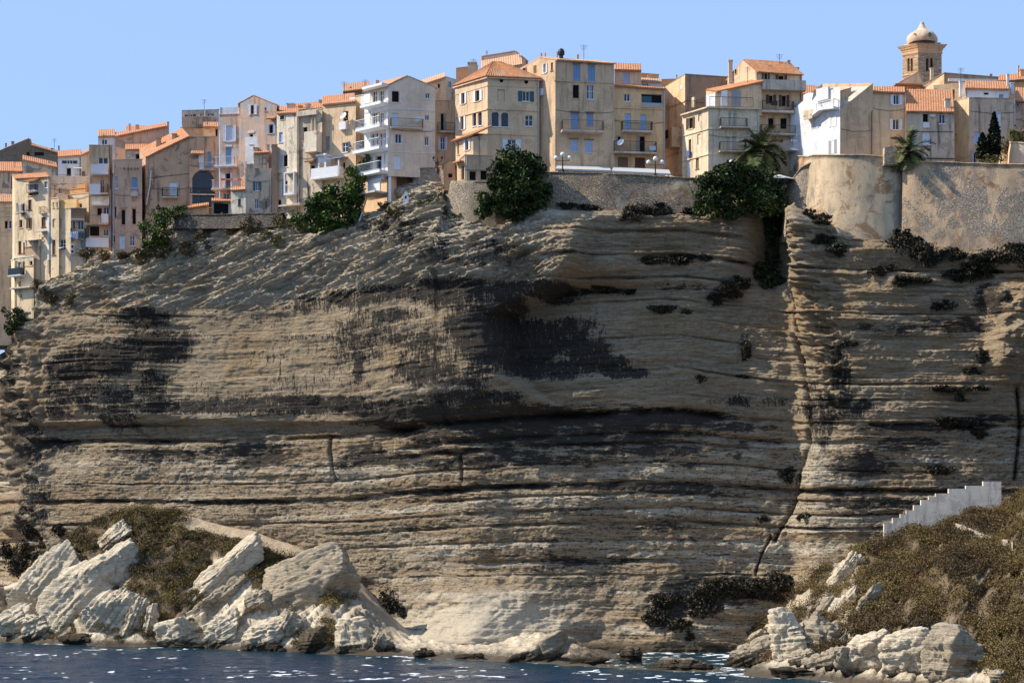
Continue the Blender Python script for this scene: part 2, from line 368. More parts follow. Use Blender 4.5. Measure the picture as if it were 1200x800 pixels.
    allx = np.vstack([Xw, bx]); ally = np.vstack([Yw, by]); allz = np.vstack([Zw, bz])
    ex = lambda a: np.vstack([a, np.repeat(a[-1:], len(back), 0)])
    P = np.stack([allx, ally, allz], -1).reshape(-1, 3)
    # stone material
    t = NT('limestone'); p = t.pos()
    fine = t.noise(p, 3.2, 6, .75); mid = t.noise(t.pos((.5, .5, 4.2)), 1.0, 7, .75, .25); grain = t.noise(p, 9., 4, .7); lam = t.noise(t.pos((.5, .5, 6.)), 1., 7, .8, .4)
    c = t.mix(t.ramp(mid, .32, .7), (.355, .265, .162), (.54, .42, .275))
    c = t.mix(t.ramp(lam, .54, .62, 0, .72), c, (.10, .072, .045))
    c = t.mix(t.math('MULTIPLY', t.attr('ochre'), .75), c, (.38, .24, .115))
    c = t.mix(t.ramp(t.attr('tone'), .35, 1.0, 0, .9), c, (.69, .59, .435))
    c = t.mix(t.ramp(fine, .45, .75, 0, .55), c, (.15, .115, .075))
    c = t.mix(t.ramp(grain, .5, .8, 0, .35), c, (.5, .44, .35))
    hair = t.math('ADD', t.math('MULTIPLY', t.noise(t.pos((5., 5., .75)), 1., 8, .8), .75), t.math('MULTIPLY', fine, .25))
    flek = t.math('ADD', t.math('MULTIPLY', t.noise(t.pos((.75, .75, 5.5)), 1., 8, .8, .3), .75), t.math('MULTIPLY', fine, .25))
    hair = t.math('ADD', t.math('MULTIPLY', t.math('SUBTRACT', hair, .5), 1.75), .5); flek = t.math('ADD', t.math('MULTIPLY', t.math('SUBTRACT', flek, .5), 1.75), .5)
    f1 = t.ramp(t.math('ADD', t.math('MULTIPLY', t.attr('stain_shade_v'), .37), hair), .675, .78, 0, .95)
    f2 = t.ramp(t.math('ADD', t.math('MULTIPLY', t.attr('stain_shade_h'), .39), flek), .675, .78, 0, .94)
    lh = t.noise(t.pos((4.2, 4.2, .6)), 1.3, 6, .78)
    c = t.mix(t.math('MULTIPLY', t.ramp(lh, .55, .68, 0, .75), t.ramp(t.attr('stain_shade_v'), .12, .5)), c, (.62, .57, .49))   # pale lime streaks beside the black ones
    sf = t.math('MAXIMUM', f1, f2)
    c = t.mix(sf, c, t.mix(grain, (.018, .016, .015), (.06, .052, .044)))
    zc = t.n('ShaderNodeSeparateXYZ'); t.put(zc.inputs[0], p)
    wet = t.ramp(t.math('ADD', zc.outputs[2], t.math('MULTIPLY', t.math('SUBTRACT', fine, .5), 1.5)), .5, 1.5, .85, 0)
    c = t.mix(wet, c, (.05, .035, .022))
    t.bump(t.math('ADD', t.math('MULTIPLY', mid, 1.4), t.math('ADD', t.math('MULTIPLY', lam, -1.0), t.math('ADD', fine, t.math('MULTIPLY', grain, .5)))), .28, 1.)
    mat = t.fin(c, .95)
    o = newmesh('cliff', P, gridfaces(nr+len(back), len(us)), mat, attrs={'stain_shade_v': ('POINT', ex(stain_shade_v)), 'stain_shade_h': ('POINT', ex(stain_shade_h)), 'tone': ('POINT', ex(tone)), 'ochre': ('POINT', ex(ochre))})
    tag(o, kind='structure')
    return us, V[::-1], Yw[::-1], Xw[::-1], mat
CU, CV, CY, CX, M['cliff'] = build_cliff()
def face_at(px, py):
    """point of the built cliff face seen at a photo pixel (real depth of the displaced surface)"""
    j = int(np.clip(np.searchsorted(CU, px), 0, len(CU)-1)); i = int(np.clip(np.searchsorted(CV[:, j], py), 0, len(CV)-1))
    return at(px, py, CY[i, j])

# ------------------------------------------------------------------ rocky shore at the foot (headlands and ledge): one sheet
cv = poly([(-90, 700), (0, 690), (30, 676), (60, 650), (100, 624), (135, 609), (180, 600), (215, 602), (250, 612), (300, 624), (350, 642), (400, 664), (430, 690),
           (455, 715), (480, 737), (520, 740), (600, 742), (640, 740), (680, 757), (740, 768), (850, 772), (880, 750), (930, 702), (965, 674), (1005, 652), (1035, 648),
           (1060, 636), (1080, 626), (1110, 616), (1170, 604), (1185, 590), (1200, 578), (1290, 562)])
sv = poly([(-90, 752), (0, 752), (100, 756), (250, 760), (400, 766), (500, 771), (600, 776), (700, 781), (800, 786), (850, 790), (950, 797), (1050, 806), (1200, 818), (1290, 826)])
def shore_D(u): return H*F/(sv(u)-YH)
def shore_pt(u, q):
    """q=0 waterline, q=1 crest against the cliff"""
    Ds = shore_D(u); Dc = cd(u)-1.0
    Dd = Ds+(Dc-Ds)*q
    zc = H+(YH-cv(u))*Dc/F
    g = np.clip(q, 0, 1)
    hi = ss(3, 9, zc)
    z = zc*(g**.8*(1-hi)+(1-(1-g)**1.35)*hi)
    z = np.where(q < 0, q*12, z); z = np.where(q > 1, zc-(q-1)*2.0, z)
    rough = fbm(u/38, q*5, 4, 81)-.5; r2 = fbm(u/9, q*14, 4, 83)-.5
    e = np.clip(q*6, 0, 1)*np.clip((1.15-q)*4, .25, 1)*(1-.75*ss(.62, .76, q)*ss(195, 215, u)*(1-ss(470, 490, u)))
    z = z+e*(rough*(1.2+2.6*hi)+r2*(.8+.5*hi))
    kb = (u*.105*.75-z*.75)/.9; ib = np.floor(kb); z = z+e*hi*(.9*(vn2(ib*3.3, q*5)-.5)+.5*(kb-ib-.5))*(1-ss(.62, .76, q))
    Dd = Dd+e*(fbm(u/25, q*6, 3, 85)-.5)*2.2
    return (u-600)/F*Dd, Dd, z
def vis(us, qs):
    X, Y, Z = shore_pt(us, qs); return YH-(Z-H)*F/Y
def dl(us, qs):
    v = vis(us, qs); base = ss(30, 80, us)*(1-ss(395, 425, us))
    m = np.maximum(ss(-10, 14, -(v-(640+.25*np.abs(us-180)-10*np.cos(us/14)))), .9*((us > 150)&(us < 250)&(v < 715-.35*(us-150)+30)))
    return base*np.clip(m+.55*ss(.5, .6, fbm(us/16, qs*6, 3, 3)), 0, 1)*(1-ss(.76, .82, qs)*ss(205, 225, us))
def dr(us, qs):
    v = vis(us, qs); return ss(870, 960, us)*ss(.12, .25, qs+.2*ss(1135, 1160, us))*np.clip(.35+ss(990, 1040, us), 0, 1)*(ss(.3, .42, fbm(us/22, qs*7, 3, 5)))*(1-.9*((np.abs(us-(1112+2.5*(v-613)))<13)&(v>600)&(v<652))*(1-((us > 1030)&(us < 1178)&(qs > .93))))
def build_shore():
    us = np.arange(-90, 1291, 1.6); qs = np.concatenate([[-.6, -.25, -.1], np.linspace(0, 1.06, 130), [1.3]])
    U, Q = np.meshgrid(us, qs)
    X, Y, Z = shore_pt(U, Q)
    veg = np.clip(fbm(U/30, Q*6, 4, 88)*1.0, 0, 1)
    t = NT('shore_rock'); p = t.pos(); fine = t.noise(p, 3, 6, .7); mid = t.noise(t.pos((1, 1, 2.5)), .8, 6, .7)
    c = t.mix(t.ramp(mid, .3, .7), (.46, .37, .25), (.72, .62, .46)); c = t.mix(t.ramp(fine, .45, .75, 0, .5), c, (.24, .18, .11))
    soil = t.mix(fine, (.1, .07, .04), (.2, .14, .08)); c = t.mix(t.attr('soil'), c, soil)
    c = t.mix(t.math('MULTIPLY', t.ramp(t.noise(p, .5, 4, .7), .6, .68), t.attr('red')), c, (.36, .16, .09))
    c = t.mix(t.attr('path'), c, (.46, .35, .23))
    zc = t.n('ShaderNodeSeparateXYZ'); t.put(zc.inputs[0], p)
    wet = t.ramp(t.math('ADD', zc.outputs[2], t.math('MULTIPLY', t.math('SUBTRACT', fine, .5), 1.6)), .35, 1.1, .9, 0)
    c = t.mix(wet, c, (.045, .032, .02))
    t.bump(t.math('ADD', mid, fine), .25, 1.); mat = t.fin(c, .95)
    soilm = np.clip(np.maximum(dl(U, Q), dr(U, Q))*1.2, 0, 1)*.95
    soilm = np.maximum(soilm, .92*ss(990, 1030, U)*ss(.2, .3, Q)*ss(.3, .36, fbm(U/18, Q*7, 3, 99)))
    soilm = np.maximum(soilm, .55*ss(405, 425, U)*(1-ss(455, 475, U)))
    path = ss(205, 225, U)*(1-ss(445, 460, U))*ss(.78, .84, Q)
    path = np.maximum(path, ss(1125, 1140, U)*0)
    o = newmesh('rocky_shore', np.stack([X, Y, Z], -1).reshape(-1, 3), gridfaces(len(qs), len(us)), mat,
                attrs={'soil': ('POINT', soilm), 'red': ('POINT', np.exp(-((U-520)/120)**2)), 'path': ('POINT', path)})
    tag(o, kind='structure'); M['shore'] = mat
build_shore()

# ------------------------------------------------------------------ sea: one sheet to the horizon, finely waved in view
def build_sea():
    xs = np.concatenate([[-4000, -1500, -600, -250, -140], np.arange(-95, 80, .3), [120, 250, 600, 1500, 4000]])
    ys = np.concatenate([[-4000, -1500, -400, 0, 60, 110], np.arange(138, 248, .3), [262, 300, 500, 1500, 4000]])
    X, Y = np.meshgrid(xs, ys)
    m = ((X > -95) & (X < 79) & (Y > 138) & (Y < 247)).astype(float)
    Z = m*(.34*(fbm(X/5.5+Y*.05, Y/2.6, 4, 91)-.5)+.13*(fbm(X/1.6, Y/.8, 3, 93)-.5))
    uu = 600+F*X/np.maximum(Y, 1); ds = shore_D(np.clip(uu, -90, 1290))-Y
    foam = np.where(m > 0, np.clip(1-(ds-.2)/2.0, 0, 1)*ss(.5, .68, fbm(X/1.0, Y/1.1, 4, 95))*.55, 0)
    caps = m*ss(.70, .722, fbm(X/.9, Y/1.0, 3, 97)*.65+fbm(X/9, Y/6, 2, 98)*.35)*.8
    shal = np.where(m > 0, np.clip(1-ds/18, 0, 1), 0)
    t = NT('sea_water'); p = t.pos()
    c = t.mix(t.attr('shallow'), (.007, .027, .06), (.008, .036, .052))
    f = t.ramp(t.math('ADD', t.attr('foam'), t.math('MULTIPLY', t.math('SUBTRACT', t.noise(p, 4, 4), .5), .6)), .25, .6)
    c = t.mix(f, c, (.8, .82, .82))
    t.bump(t.math('ADD', t.noise(t.pos((1, 1.6, 1)), 1.4, 6, .65), t.math('MULTIPLY', t.noise(t.pos((1, 1.6, 1)), 5, 4), .25)), .3, .8)
    t.b.inputs['Specular IOR Level'].default_value = .5; t.b.inputs['IOR'].default_value = 1.33
    mat = t.fin(c, t.mix(f, (.12,)*3, (.8,)*3))
    o = newmesh('sea', np.stack([X, Y, Z], -1).reshape(-1, 3), gridfaces(len(ys), len(xs)), mat, smooth=True,
                attrs={'foam': ('POINT', np.maximum(foam, caps)), 'shallow': ('POINT', shal)})
    tag(o, kind='structure')
build_sea()
# ------------------------------------------------------------------ house kit
class Face:
    def __init__(s, P, d):
        s.P = P; s.d = d; n = (d[1], -d[0])
        if n[0]*P[0]+n[1]*P[1] > 0: n = (-n[0], -n[1])
        s.n = n; s.len = 0
    def t(s, px):
        k = (px-600)/F; return (k*s.P[1]-s.P[0])/(s.d[0]-k*s.d[1])
    def z(s, t, py): return H+(YH-py)*(s.P[1]+t*s.d[1])/F
    def pt(s, t, z, off=0): return Vector((s.P[0]+s.d[0]*t+s.n[0]*off, s.P[1]+s.d[1]*t+s.n[1]*off, z))
    def box(s, mb, t0, t1, z0, z1, o0, o1, mi=0):
        mb.hexa([s.pt(t0, z0, o1), s.pt(t1, z0, o1), s.pt(t1, z0, o0), s.pt(t0, z0, o0),
                 s.pt(t0, z1, o1), s.pt(t1, z1, o1), s.pt(t1, z1, o0), s.pt(t0, z1, o0)], mi)
def wall_face(mb, f, t0, t1, z0, za, zb, holes, peak=None, rev=.28):
    """one wall with true openings; holes = (a,b,c,d,shape)"""
    zm = min(za, zb)
    ts = sorted(set([t0, t1]+[h[0] for h in holes]+[h[1] for h in holes]))
    zs = sorted(set([z0, zm]+[h[2] for h in holes]+[h[3] for h in holes]))
    ts = [t for t in ts if t0 <= t <= t1]; zs = [z for z in zs if z0 <= z <= zm]
    for i in range(len(ts)-1):
        for j in range(len(zs)-1):
            tc = (ts[i]+ts[i+1])/2; zc = (zs[j]+zs[j+1])/2
            if any(h[0] < tc < h[1] and h[2] < zc < h[3] for h in holes): continue
            mb.quad(f.pt(ts[i], zs[j]), f.pt(ts[i+1], zs[j]), f.pt(ts[i+1], zs[j+1]), f.pt(ts[i], zs[j+1]))
    top = [f.pt(t0, zm), f.pt(t1, zm)]
    if zb > zm: top.append(f.pt(t1, zb))
    if peak:
        for q in sorted(peak, key=lambda q: -q[0]): top.append(f.pt(t0+(t1-t0)*q[0], q[1]))
    if za > zm: top.append(f.pt(t0, za))
    if len(top) > 2: mb.add(top, [tuple(range(len(top)))])
    for a, b, c, d, shp in holes:
        rim = [(a, c), (b, c), (b, d), (a, d)]
        if shp in ('arch', 'round'):
            rx = (b-a)/2; cx = (a+b)/2; ry = rx if shp == 'arch' else (d-c)/2; cz = d-ry
            n = 10
            up = [(cx+rx*math.cos(math.pi*i/n), cz+ry*math.sin(math.pi*i/n)) for i in range(n+1)]
            for i in range(n):
                p, q = up[i], up[i+1]
                mb.quad(f.pt(p[0], p[1]), f.pt(p[0], d), f.pt(q[0], d), f.pt(q[0], q[1]))
            if shp == 'round':
                dn = [(x, 2*cz-z) for x, z in up]
                for i in range(n):
                    p, q = dn[i], dn[i+1]
                    mb.quad(f.pt(p[0], p[1]), f.pt(q[0], q[1]), f.pt(q[0], c), f.pt(p[0], c))
                rim = up+dn[::-1][1:-1]
            else: rim = [(a, c), (b, c)]+up
        for i in range(len(rim)):
            p, q = rim[i], rim[(i+1) % len(rim)]
            mb.quad(f.pt(p[0], p[1]), f.pt(q[0], q[1]), f.pt(q[0], q[1], -rev), f.pt(p[0], p[1], -rev))
def slats(mb, f, t0, t1, z0, z1, o):
    """a shutter leaf: frame with slats"""
    w = min(.07, (t1-t0)*.2)
    f.box(mb, t0, t0+w, z0, z1, o, o+.045); f.box(mb, t1-w, t1, z0, z1, o, o+.045)
    f.box(mb, t0+w, t1-w, z0, z0+w, o, o+.045); f.box(mb, t0+w, t1-w, z1-w, z1, o, o+.045)
    n = max(3, int((z1-z0)/.17))
    for i in range(n):
        a = z0+w+(z1-z0-2*w)*i/n; b = z0+w+(z1-z0-2*w)*(i+1)/n
        mb.quad(f.pt(t0+w, a, o+.038), f.pt(t1-w, a, o+.038), f.pt(t1-w, b, o+.012), f.pt(t0+w, b, o+.012))
def make_window(root, f, spec, matwall, surf):
    _, x0, y0, x1, y1, kind = spec[:6]; colr = spec[6] if len(spec) > 6 else 'w'; sides = spec[7] if len(spec) > 7 else ''
    ta, tb = sorted((f.t(x0), f.t(x1))); tm = (ta+tb)/2; z0, z1 = f.z(tm, y1), f.z(tm, y0)
    off = .03 if surf else -.16
    frm = MB(); e = .06
    isdoor = kind in 'kK'
    name = 'door' if isdoor else 'window'
    fm = M['sh'+colr] if kind in 'ck' else (M['shw'] if kind in 'gaG' else matwall)
    if kind == 'r':
        c = f.pt(tm, (z0+z1)/2, -.2); r = (tb-ta)/2
        frm.add([f.pt(tm+(r+.03)*math.cos(i*.52), (z0+z1)/2+(z1-z0)/2*1.03*math.sin(i*.52), -.2) for i in range(12)], [tuple(range(12))])
        return frm.build('window', M['dark'], root)
    # surround: jambs, head, sill
    f.box(frm, ta, ta+e, z0, z1, off-.03, off+.04); f.box(frm, tb-e, tb, z0, z1, off-.03, off+.04)
    f.box(frm, ta+e, tb-e, z1-e, z1, off-.03, off+.04); f.box(frm, ta+e, tb-e, z0, z0+e, off-.03, off+.04)
    if kind in 'gG':
        f.box(frm, tm-.035, tm+.035, z0+e, z1-e, off-.03, off+.035)
        if kind == 'G':
            k = max(3, int((tb-ta)/.9))
            for i in range(1, k):
                q = ta+(tb-ta)*i/k+.011; f.box(frm, q-.03, q+.03, z0+e, z1-e, off-.03, off+.03)
        if z1-z0 > 1.2: f.box(frm, ta+e, tb-e, z0+(z1-z0)*.55, z0+(z1-z0)*.55+.05, off-.03, off+.03)
    if not isdoor and not surf and kind not in 'b': f.box(frm, ta-.07, tb+.07, z0-.1, z0-.002, -.1, .08)
    win = frm.build(name, fm, root)
    pan = MB()
    if kind in 'ck':
        for a, b in ((ta+e, tm-.012), (tm+.012, tb-e)):
            sm = MB(); slats(sm, f, a, b, z0+e, z1-e, off-.01); sm.build('shutter' if not isdoor else 'door_leaf', M['sh'+colr], win)
        pan.quad(f.pt(ta, z0, off-.05), f.pt(tb, z0, off-.05), f.pt(tb, z1, off-.05), f.pt(ta, z1, off-.05)); pan.build('backing', M['dark'], win)
    elif kind == 'b':
        pan.quad(f.pt(ta, z0, -.12), f.pt(tb, z0, -.12), f.pt(tb, z1, -.12), f.pt(ta, z1, -.12)); pan.build('infill', matwall, win)
    else:
        o = off-.04 if kind in 'gGa' else -.26
        if surf: o = .032
        pan.quad(f.pt(ta, z0, o), f.pt(tb, z0, o), f.pt(tb, z1, o), f.pt(ta, z1, o))
        pan.build('pane', M['dark'] if kind in 'dK' else M['glass'], win)
    if sides:
        w = (tb-ta)*.5*(.9 if len(spec) < 9 else spec[8]); flip = f.t(x0) > f.t(x1)
        for s_ in sides:
            left = (s_ == 'L') != flip
            sm = MB(); a, b = (ta-w, ta-.02) if left else (tb+.02, tb+w)
            slats(sm, f, a, b, z0-.02, z1+.02, .03+(.0 if not surf else .02)); sm.build('shutter', M['sh'+colr], win)
    return win
def railing(f, name, parent, t0, t1, z0, z1, o, kind, mat, ends=True):
    mb = MB()
    def run(pa, pb):
        d = (pb-pa).length; up = Vector((0, 0, z1-z0))
        if kind == 'solid' or kind == 'panel':
            u = (pb-pa).normalized(); nn = Vector((u.y, -u.x, 0))*(.06 if kind == 'solid' else .02)
            mb.hexa([pa-nn, pb-nn, pb+nn, pa+nn, pa-nn+up, pb-nn+up, pb+nn+up, pa+nn+up]); return
        mb.bar(pa+up, pb+up, .035, n=4); mb.bar(pa+Vector((0, 0, .1)), pb+Vector((0, 0, .1)), .02, n=4)
        if kind == 'cross':
            n = max(1, round(d/1.2))
            for i in range(n+1): q = pa.lerp(pb, i/n); mb.bar(q, q+up, .035, n=4)
            for k in (.4, .7): mb.bar(pa+up*k, pb+up*k, .022, n=4)
            return
        n = max(2, round(d/.13))
        for i in range(n+1):
            q = pa.lerp(pb, i/n); mb.bar(q, q+up, .03 if i in (0, n) else .0125, n=4)
    a, b = f.pt(t0, z0, o), f.pt(t1, z0, o)
    run(a, b)
    if ends: run(f.pt(t0, z0, .08), a+Vector((0, 0, 0))); run(f.pt(t1, z0, .08), b)
    return mb.build(name, mat, parent)
def tile_roof(name, parent, e0, e1, r1, r0, mat, over=.3, pitch=.3, thick=.1):
    e0, e1, r1, r0 = map(Vector, (e0, e1, r1, r0))
    sl = ((r0-e0)+(r1-e1)); sl.normalize()
    e0 = e0-sl*over; e1 = e1-sl*over
    L = max((e1-e0).length, (r1-r0).length); Hh = max((r0-e0).length, (r1-e1).length)
    nc = max(8, min(420, int(L/pitch*5))); nr = max(3, min(40, int(Hh/.42)))
    nrm = (e1-e0).cross(sl).normalized()
    if nrm.z < 0: nrm = -nrm
    V = []; 
    sd_ = random.random()*50
    for j in range(nr+1):
        for k in ((0,) if j == 0 else (0, 1)) if False else (0,):
            q = j/nr
            for i in range(nc+1):
                s = i/nc; p = e0.lerp(e1, s).lerp(r0.lerp(r1, s), q)
                ph = s*L/pitch*2*math.pi
                h = .055*abs(math.sin(ph/2))+.03*((j*.5) % 1)+.05*float(vn2(s*L*.5+sd_, q*Hh*.6))+.02*float(vn2(s*L/pitch, j*3.1+sd_))
                V.append(p+nrm*(h+thick))
    Fs = [tuple(int(x) for x in r) for r in gridfaces(nr+1, nc+1)]
    n0 = len(V); V += [e0, e1, r1, r0]
    row = nc+1
    Fs.append((n0, n0+1, n0+2, n0+3))
    Fs.append(tuple([n0+1, n0]+list(range(0, row))))
    Fs.append(tuple([n0, n0+3]+[j*row for j in range(nr, -1, -1)]))
    Fs.append(tuple([n0+2, n0+1]+[j*row+nc for j in range(nr+1)]))
    Fs.append(tuple([n0+3, n0+2]+list(range(nr*row+nc, nr*row-1, -1))))
    return newmesh(name, V, Fs, mat, parent)
class House: pass
G1_ = 'houses along the cliff top'
def house(label, cat, xc, yt, yb, xr, mat, D=None, k=2.5, th=6, xl=None, phi=55, depth=9, yr=None, yl=None, roof=None, wins=(), bands=(), balc=(), chim=(), ext=4, group='houses along the cliff top', name='house', slab=True, roofmat='tile', trim=None):
    h = House(); D = D or float(cd(xc))+k
    A = at(xc, yb, D); Pxy = (A.x, A.y)
    f = Face(Pxy, (math.cos(R(th)), math.sin(R(th)))); wF = f.t(xr)
    zt = zof(yt, D); zb = zof(yb, D)
    root = thing(name, label, cat, (A.x, A.y, zb), group)
    if xl is not None:
        l = Face(Pxy, (-math.cos(R(phi)), math.sin(R(phi)))); wL = l.t(xl)
    else:
        v = Vector((A.x+.02*A.y*.0, A.y)).normalized(); l = Face(Pxy, (v.x, v.y)); wL = depth
    zB = f.z(wF, yr) if yr is not None else zt
    zE = l.z(wL, yl) if yl is not None else zt
    zC = zB+zE-zt
    pA = Vector((*Pxy, zt)); pB = f.pt(wF, zB); pE = l.pt(wL, zE); pC = Vector((pB.x+pE.x-pA.x, pB.y+pE.y-pA.y, zC))
    z0 = zb-ext
    faces = {'F': f, 'L': l}; lens = {'F': wF, 'L': wL}; tops = {'F': (zt, zB), 'L': (zt, zE)}
    holes = {'F': [], 'L': []}; jobs = []
    for w in wins:
        fc = faces[w[0]]; ta, tb = sorted((fc.t(w[1]), fc.t(w[3]))); tm = (ta+tb)/2; za, zb_ = fc.z(tm, w[4]), fc.z(tm, w[2])
        ok = zb_ < min(tops[w[0]])-.03 and ta > .03 and tb < lens[w[0]]-.03
        if ok: holes[w[0]].append((ta, tb, za, zb_, {'a': 'arch', 'r': 'round'}.get(w[5], 'rect')))
        jobs.append((w, not ok))
    kind = roof[0] if roof else 'flat'; rise = roof[1] if roof and len(roof) > 1 else 0
    mb = MB(); pkF = pkL = None; pos_ = roof[2] if roof and len(roof) > 2 else .5
    if kind == 'gs': pkF = [(pos_, zt+(zB-zt)*pos_+rise)]           # gable shown on the front
    if kind == 'gf': pkL = [(pos_, zt+(zE-zt)*pos_+rise)]           # gable shown on the left face
    wall_face(mb, f, 0, wF, z0, zt, zB, holes['F'], pkF); wall_face(mb, l, 0, wL, z0, zt, zE, holes['L'], pkL)
    # rear and right walls
    for a, b, pk in ((pB, pC, kind == 'gf'), (pE, pC, kind == 'gs')):
        pts = [Vector((a.x, a.y, z0)), Vector((b.x, b.y, z0)), b]
        if pk: pts.append(a.lerp(b, pos_)+Vector((0, 0, rise)))
        pts.append(a); mb.add(pts, [tuple(range(len(pts)))])
    wall = mb.build('wall', mat, root)
    rm = M[roofmat]; rf = None
    up = Vector((0, 0, .02))
    if kind == 'flat':
        q = MB(); dz = Vector((0, 0, -.35)); inn = (pA+pB+pC+pE)/4
        ps = [p.lerp(inn, .02)+dz for p in (pA, pB, pC, pE)]
        q.hexa([p-Vector((0, 0, .2)) for p in ps]+ps); rf = q.build('roof', M['concrete'], root)
        q = MB()                                            # coping
        for a, b in ((pA, pB), (pE, pA)):
            d = (b-a).normalized(); nn = Vector((d.y, -d.x, 0))
            q.hexa([a+nn*.06-d*.06, b+nn*.06+d*.06, b-nn*.26+d*.06, a-nn*.26-d*.06]+[p+Vector((0, 0, .09)) for p in (a+nn*.06-d*.06, b+nn*.06+d*.06, b-nn*.26+d*.06, a-nn*.26-d*.06)])
        if slab: q.build('coping', mat if trim is None else trim, root)
    elif kind == 'quad':
        # single slope over the four corners; eave on the lower side
        if zE >= zt: rf = tile_roof('roof', root, pA+up, pB+up, pC+up, pE+up, rm)
        else: rf = tile_roof('roof', root, pE+up, pA+up, pB+up, pC+up, rm)
    elif kind == 'gf':
        m0 = pA.lerp(pE, pos_)+Vector((0, 0, rise)); m1 = pB.lerp(pC, pos_)+Vector((0, 0, rise)); rf = tile_roof('roof', root, pA+up, pB+up, m1+up, m0+up, rm)
        tile_roof('roof', root, pC+up, pE+up, m0+up, m1+up, rm)
    elif kind == 'gs':
        m0 = pA.lerp(pB, pos_)+Vector((0, 0, rise)); m1 = pE.lerp(pC, pos_)+Vector((0, 0, rise)); rf = tile_roof('roof', root, pB+up, pC+up, m1+up, m0+up, rm)
        tile_roof('roof', root, pE+up, pA+up, m0+up, m1+up, rm)
    elif kind == 'hip':
        c = (pA+pB+pC+pE)/4; c.z = max(zt, zB)+rise; a = roof[2] if len(roof) > 2 else .0
        m0 = c.lerp((pA+pE)/2+Vector((0, 0, rise)), a); m1 = c.lerp((pB+pC)/2+Vector((0, 0, rise)), a)
        o = .35
        def ex(p): 
            d = (p-c); d.z = 0; d.normalize(); return p+d*o+Vector((0, 0, -.08))
        a_, b_, c_, e_ = map(ex, (pA, pB, pC, pE)); eps = Vector((.02, 0, 0))
        rf = tile_roof('roof', root, a_, b_, m1+eps, m0-eps, rm, 0.02); tile_roof('roof', root, e_, a_, m0, m0+Vector((0, .05, 0)), rm, 0.02)
        tile_roof('roof', root, b_, c_, m1+Vector((0, .05, 0)), m1, rm, .02)
        q = MB(); q.hexa([x-Vector((0, 0, .16)) for x in (a_, b_, c_, e_)]+[x-Vector((0, 0, .02)) for x in (a_, b_, c_, e_)]); q.build('eaves', mat, root)
    for w, surf in jobs: make_window(root, faces[w[0]], w, mat, surf)
    for b in bands:
        fcs, py, tpx = b[0], b[1], b[2]; q = MB(); z = zof(py, D); hh = tpx*D/F
        for c in fcs: faces[c].box(q, -.12, lens[c]-.01, z, z+hh, -.02, b[3] if len(b) > 3 else .1)
        q.build('string_course', trim or mat, root)
    for b in balc:
        fc, x0, x1, yf, yr_ = b[:5]; o = b[5] if len(b) > 5 else .9; kd = b[6] if len(b) > 6 else 'bars'; rmat = M[b[7]] if len(b) > 7 else M['iron']; tk = b[8] if len(b) > 8 else .16
        fa = faces[fc]; ta, tb = sorted((fa.t(x0), fa.t(x1))); tm = (ta+tb)/2; zf = fa.z(tm, yf); zr = fa.z(tm, yr_)
        q = MB(); fa.box(q, ta, tb, zf-tk, zf, -.05, o); bl = q.build('balcony', M['white'] if kd in ('panel',) or (len(b) > 9) else M['concrete'], root)
        railing(fa, 'railing', bl, ta+.05, tb-.05, zf+.003, zr, o-.06, kd, rmat)
    for c in chim:
        px, y0, y1, w = c[:4]; Dk = D+(c[4] if len(c) > 4 else 3)
        p = at(px, y1, Dk); t_ = zof(y0, Dk); hw = w/2*Dk/F; q = MB()
        q.hexa([p+Vector((sx*hw, sy*hw, -.8)) for sx, sy in ((-1, -1), (1, -1), (1, 1), (-1, 1))]+[Vector((p.x+sx*hw, p.y+sy*hw, t_-.14)) for sx, sy in ((-1, -1), (1, -1), (1, 1), (-1, 1))])
        hw2 = hw*1.25
        q.hexa([Vector((p.x+sx*hw2, p.y+sy*hw2, t_-.137)) for sx, sy in ((-1, -1), (1, -1), (1, 1), (-1, 1))]+[Vector((p.x+sx*hw2, p.y+sy*hw2, t_)) for sx, sy in ((-1, -1), (1, -1), (1, 1), (-1, 1))])
        q.build('chimney', c[5] if len(c) > 5 else mat, rf or root)
    rs_ = random.Random(int(xc*7))
    if group == G1_ and lens['F'] > 2.5:
        tt = wF-.18 if rs_.random() < .6 else .18
        if rs_.random() < .6:
            q = MB(); zz = min(zt, zB)-.3; q.bar(f.pt(tt, zz, .09), f.pt(tt, z0+1, .09), .055, n=6); q.bar(f.pt(tt, zz, .09), f.pt(tt, zz+.25, .25), .055, n=6); q.build('drainpipe', M['steel'] if rs_.random() < .5 else M['rail_b'], root)
        if rs_.random() < .55:
            q = MB(); zz = zb+(zt-zb)*(.3+.5*rs_.random()); p_ = [f.pt(wF*i/8, zz+.25*((i/8-.5)**2)*4+.1*rs_.random(), .05) for i in range(9)]
            for a, b in zip(p_, p_[1:]): q.bar(a, b, .022, n=4)
            q.build('cable', M['iron'], root)
    if rf and rs_.random() < .27:
        p_ = pA.lerp(pB, .25+.5*rs_.random()).lerp(pC, .35); hh_ = 1.6+1.2*rs_.random(); q = MB(); q.bar(p_-Vector((0, 0, .6)), p_+Vector((0, 0, hh_)), .03, n=5)
        for k_ in range(4): q.bar(p_+Vector((-.42+.05*k_, .1*k_, hh_-.1-.16*k_)), p_+Vector((.42-.05*k_, -.1*k_, hh_-.1-.16*k_)), .016, n=4)
        q.build('aerial', M['iron'], rf)
    h.root = root; h.f = f; h.l = l; h.wF = wF; h.wL = wL; h.D = D; h.mat = mat; h.rf = rf; h.faces = faces
    return h
